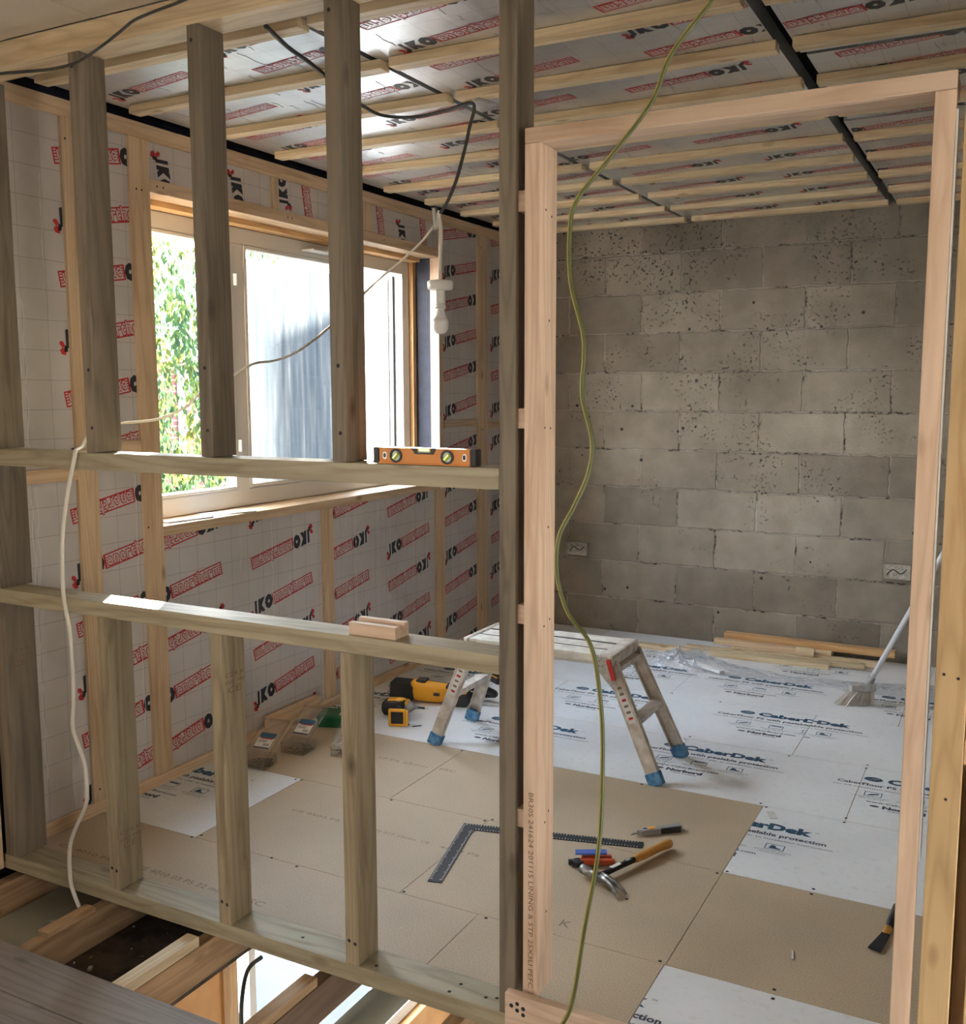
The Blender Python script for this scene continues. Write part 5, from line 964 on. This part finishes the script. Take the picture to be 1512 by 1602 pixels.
for i in range(220):
    t = rr.random(); e_ = (t - .5); p = Vector((-0.632 + .085 * t, 4.985 + .050 * t, 0.066)) + Vector((rr.uniform(-.010, .010), rr.uniform(-.014, .014), 0)); q = p + Vector((-0.030 + e_ * .07 + rr.uniform(-.012, .012), -0.035 + e_ * .02 + rr.uniform(-.02, .02), -0.064)); mb.tube([p, (p + q) / 2 + Vector((0, 0, .004)), q], [0.0024, 0.0024, 0.0016], BR_, 4)
bb(mb, 'bristles', None, False, 'stuff')

# --- timber offcuts along the block wall
for lo, hi, tn, nm, ry in (((-2.25, 5.530, 0.0005), (-0.83, 5.575, 0.030), 'batten', 'long pale batten in front of the offcut pile', 0.8), ((-1.64, 5.62, 0.0005), (-0.66, 5.665, 0.028), 'batten', 'second pale batten lying behind the longest one', 1.0), ((-1.50, 5.70, 0.0305), (-0.98, 5.745, 0.062), 'pine', 'shorter pine length raised on the pile', -1.5),
                          ((-1.46, 5.77, 0.050), (-0.52, 5.83, 0.086), 'orange_pine', 'orange pine length on top at the back of the pile, by the block wall', -1.5), ((-1.40, 5.70, 0.0005), (-0.60, 5.74, 0.030), 'batten', 'pale batten at the bottom of the pile', -0.5)):
    o_ = beam('timber_length', lo, hi, tn, nm, 'timber length', 'loose timber lengths along the block wall'); o_.rotation_euler.z = R(ry)
beam('timber_offcut', (-1.03, 5.675, 0.0295), (-0.93, 5.695, 0.075), 'batten', 'short square offcut standing on the timber pile', 'timber offcut', ax=0)
beam('timber_offcut', (-0.95, 5.76, 0.0005), (-0.85, 5.85, 0.0495), 'batten', 'hidden offcut propping the orange pine length', 'timber offcut', ax=0)
beam('timber_offcut', (-1.35, 5.76, 0.0005), (-1.27, 5.85, 0.0495), 'batten', 'offcut propping the left end of the orange pine length', 'timber offcut', ax=0)
# --- crumpled sheet
def sheet():
    mb = MB(); nx, ny = 110, 34; vs = []
    for j in range(ny + 1):
        for i in range(nx + 1):
            u, v = i / nx, j / ny; x = -1.72 + 1.50 * u; yc = 5.36 - 0.09 * math.sin(u * 3.0); hw = 0.11 + 0.04 * math.sin(u * 7 + 1); y = yc + (v - .5) * 2 * hw + 0.03 * noise.noise(Vector((u * 9, v * 3, 1)))
            e = max(0.0, 1 - abs(v - .5) * 2) ** .5; bunch = math.exp(-((u - .13) / .12) ** 2)
            z = 0.0025 + e * (0.018 * abs(noise.noise(Vector((u * 26, v * 7, 4)))) + 0.009 * abs(noise.noise(Vector((u * 60, v * 18, 7)))) + bunch * (0.045 + 0.09 * abs(noise.noise(Vector((u * 34, v * 9, 2))))))
            y = min(y, 5.518)
            dd = abs((x + 1.425) * 0.51 + (y - 5.25) * 0.86)
            if -1.60 < x < -1.25 and dd < 0.05: z = min(z, 0.005)
            vs.append((x, y, z))
    fs = [(j * (nx + 1) + i, j * (nx + 1) + i + 1, (j + 1) * (nx + 1) + i + 1, (j + 1) * (nx + 1) + i) for j in range(ny) for i in range(nx)]
    mb.add(vs, fs, SHEETP); return mb
sheet().build('plastic_sheet', None, 'crumpled clear plastic sheet in front of the timber lengths', 'plastic sheet')
mb = MB(); bar(mb, (-1.535, 5.315, 0.0165), (-1.315, 5.185, 0.0165), 0.035, 0.016, flat('white_upvc_strip', (0.8, 0.8, 0.79), 0.4), (0, 0, 1), 0.001); mb.build('plastic_strip', None, 'short white plastic strip lying on the crumpled sheet', 'plastic strip')
mb = MB(); M = Matrix.Translation((-0.696, 3.503, 0)) @ Matrix.Rotation(R(115), 4, 'Z'); mb.box((-0.03, -0.013, 0.0005), (0.03, 0.013, 0.003), PAPER, 0, M); mb.build('paper_scrap', None, 'small cream scrap on the white floor right of the bare boards', 'paper scrap')
mb = MB(); M = Matrix.Translation((-0.70, 5.20, 0)) @ Matrix.Rotation(R(-5), 4, 'Z'); mb.box((-0.04, -0.006, 0.0005), (0.04, 0.006, 0.004), WHT, 0, M); mb.build('paper_scrap', None, 'thin white sliver on the floor left of the broom', 'paper scrap')
mb = MB(); M = Matrix.Translation((-0.455, 2.62, 0)) @ Matrix.Rotation(R(100), 4, 'Z'); mb.box((-0.022, -0.0025, 0.0005), (0.022, 0.0025, 0.003), PAPER, 0, M); mb.build('wood_splinter', None, 'pale splinter on the bare boards near the doorway', 'splinter')
# --- metal back boxes on block wall
for x0, x1, z0, z1, nm in ((-2.497, -2.357, 0.468, 0.546, 'metal socket back box low at the left of the block wall'), (-0.610, -0.470, 0.470, 0.552, 'metal socket back box low at the right of the block wall')):
    t = thing('socket_box', ((x0 + x1) / 2, YB, (z0 + z1) / 2), nm, 'socket box', 'socket back boxes on the block wall'); cx_, cz_ = (x0 + x1) / 2, (z0 + z1) / 2; hw, hh = (x1 - x0) / 2, (z1 - z0) / 2
    mb = MB(); mb.box((-hw, -0.004, -hh), (hw, -0.001, hh), GALV)
    for a in ((-hw, -0.03, -hh, -hw + .002, -.004, hh), (hw - .002, -0.03, -hh, hw, -.004, hh), (-hw, -0.03, hh - .002, hw, -.004, hh), (-hw, -0.03, -hh, hw, -.004, -hh + .002)): mb.box(a[:3], a[3:], GALV)
    for x in (-hw + .01, hw - .01): mb.box((x - .006, -0.031, -.007), (x + .006, -.029, .007), GALV)
    mb.build('box_shell', t, origin=(0, 0, 0))
    mb = MB()
    for x, z in ((-.04, .015), (-.01, -.015), (.02, .018), (.045, -.012), (-.045, -.02), (.0, .02)): disc(mb, (x, -0.0042, z), (0, -1, 0), 0.006, 0.0095, 0.0015, STEEL, 14)
    mb.build('knockout', t, origin=(0, 0, 0))
    mb = MB(); mb.tube(smooth_path([(-.05, -0.012, -.02), (-.02, -0.022, .012), (.02, -0.018, -.01), (.05, -0.022, .016)]), 0.003, CABD, 6); mb.build('wire', t, origin=(0, 0, 0))
# --- leaflets on the sill
mb = MB(); M = Matrix.Translation((-2.89, 2.93, 0.9955)) @ Matrix.Rotation(R(82), 4, 'Z'); mb.box((-0.10, -0.035, 0), (0.12, 0.035, 0.006), DPAPER, 0.001, M); mb.build('leaflet', None, 'dark leaflet at the left end of the window sill', 'leaflet')
mb = MB(); M = Matrix.Translation((-2.90, 3.20, 0.9955)) @ Matrix.Rotation(R(72), 4, 'Z'); mb.box((-0.12, -0.05, 0), (0.10, 0.05, 0.003), PAPER, 0, M); mb.box((-0.02, -0.055, 0.003), (0.10, 0.03, 0.006), PAPER, 0, M); mb.build('leaflet', None, 'pale folded papers on the window sill beside the dark leaflet', 'leaflet')
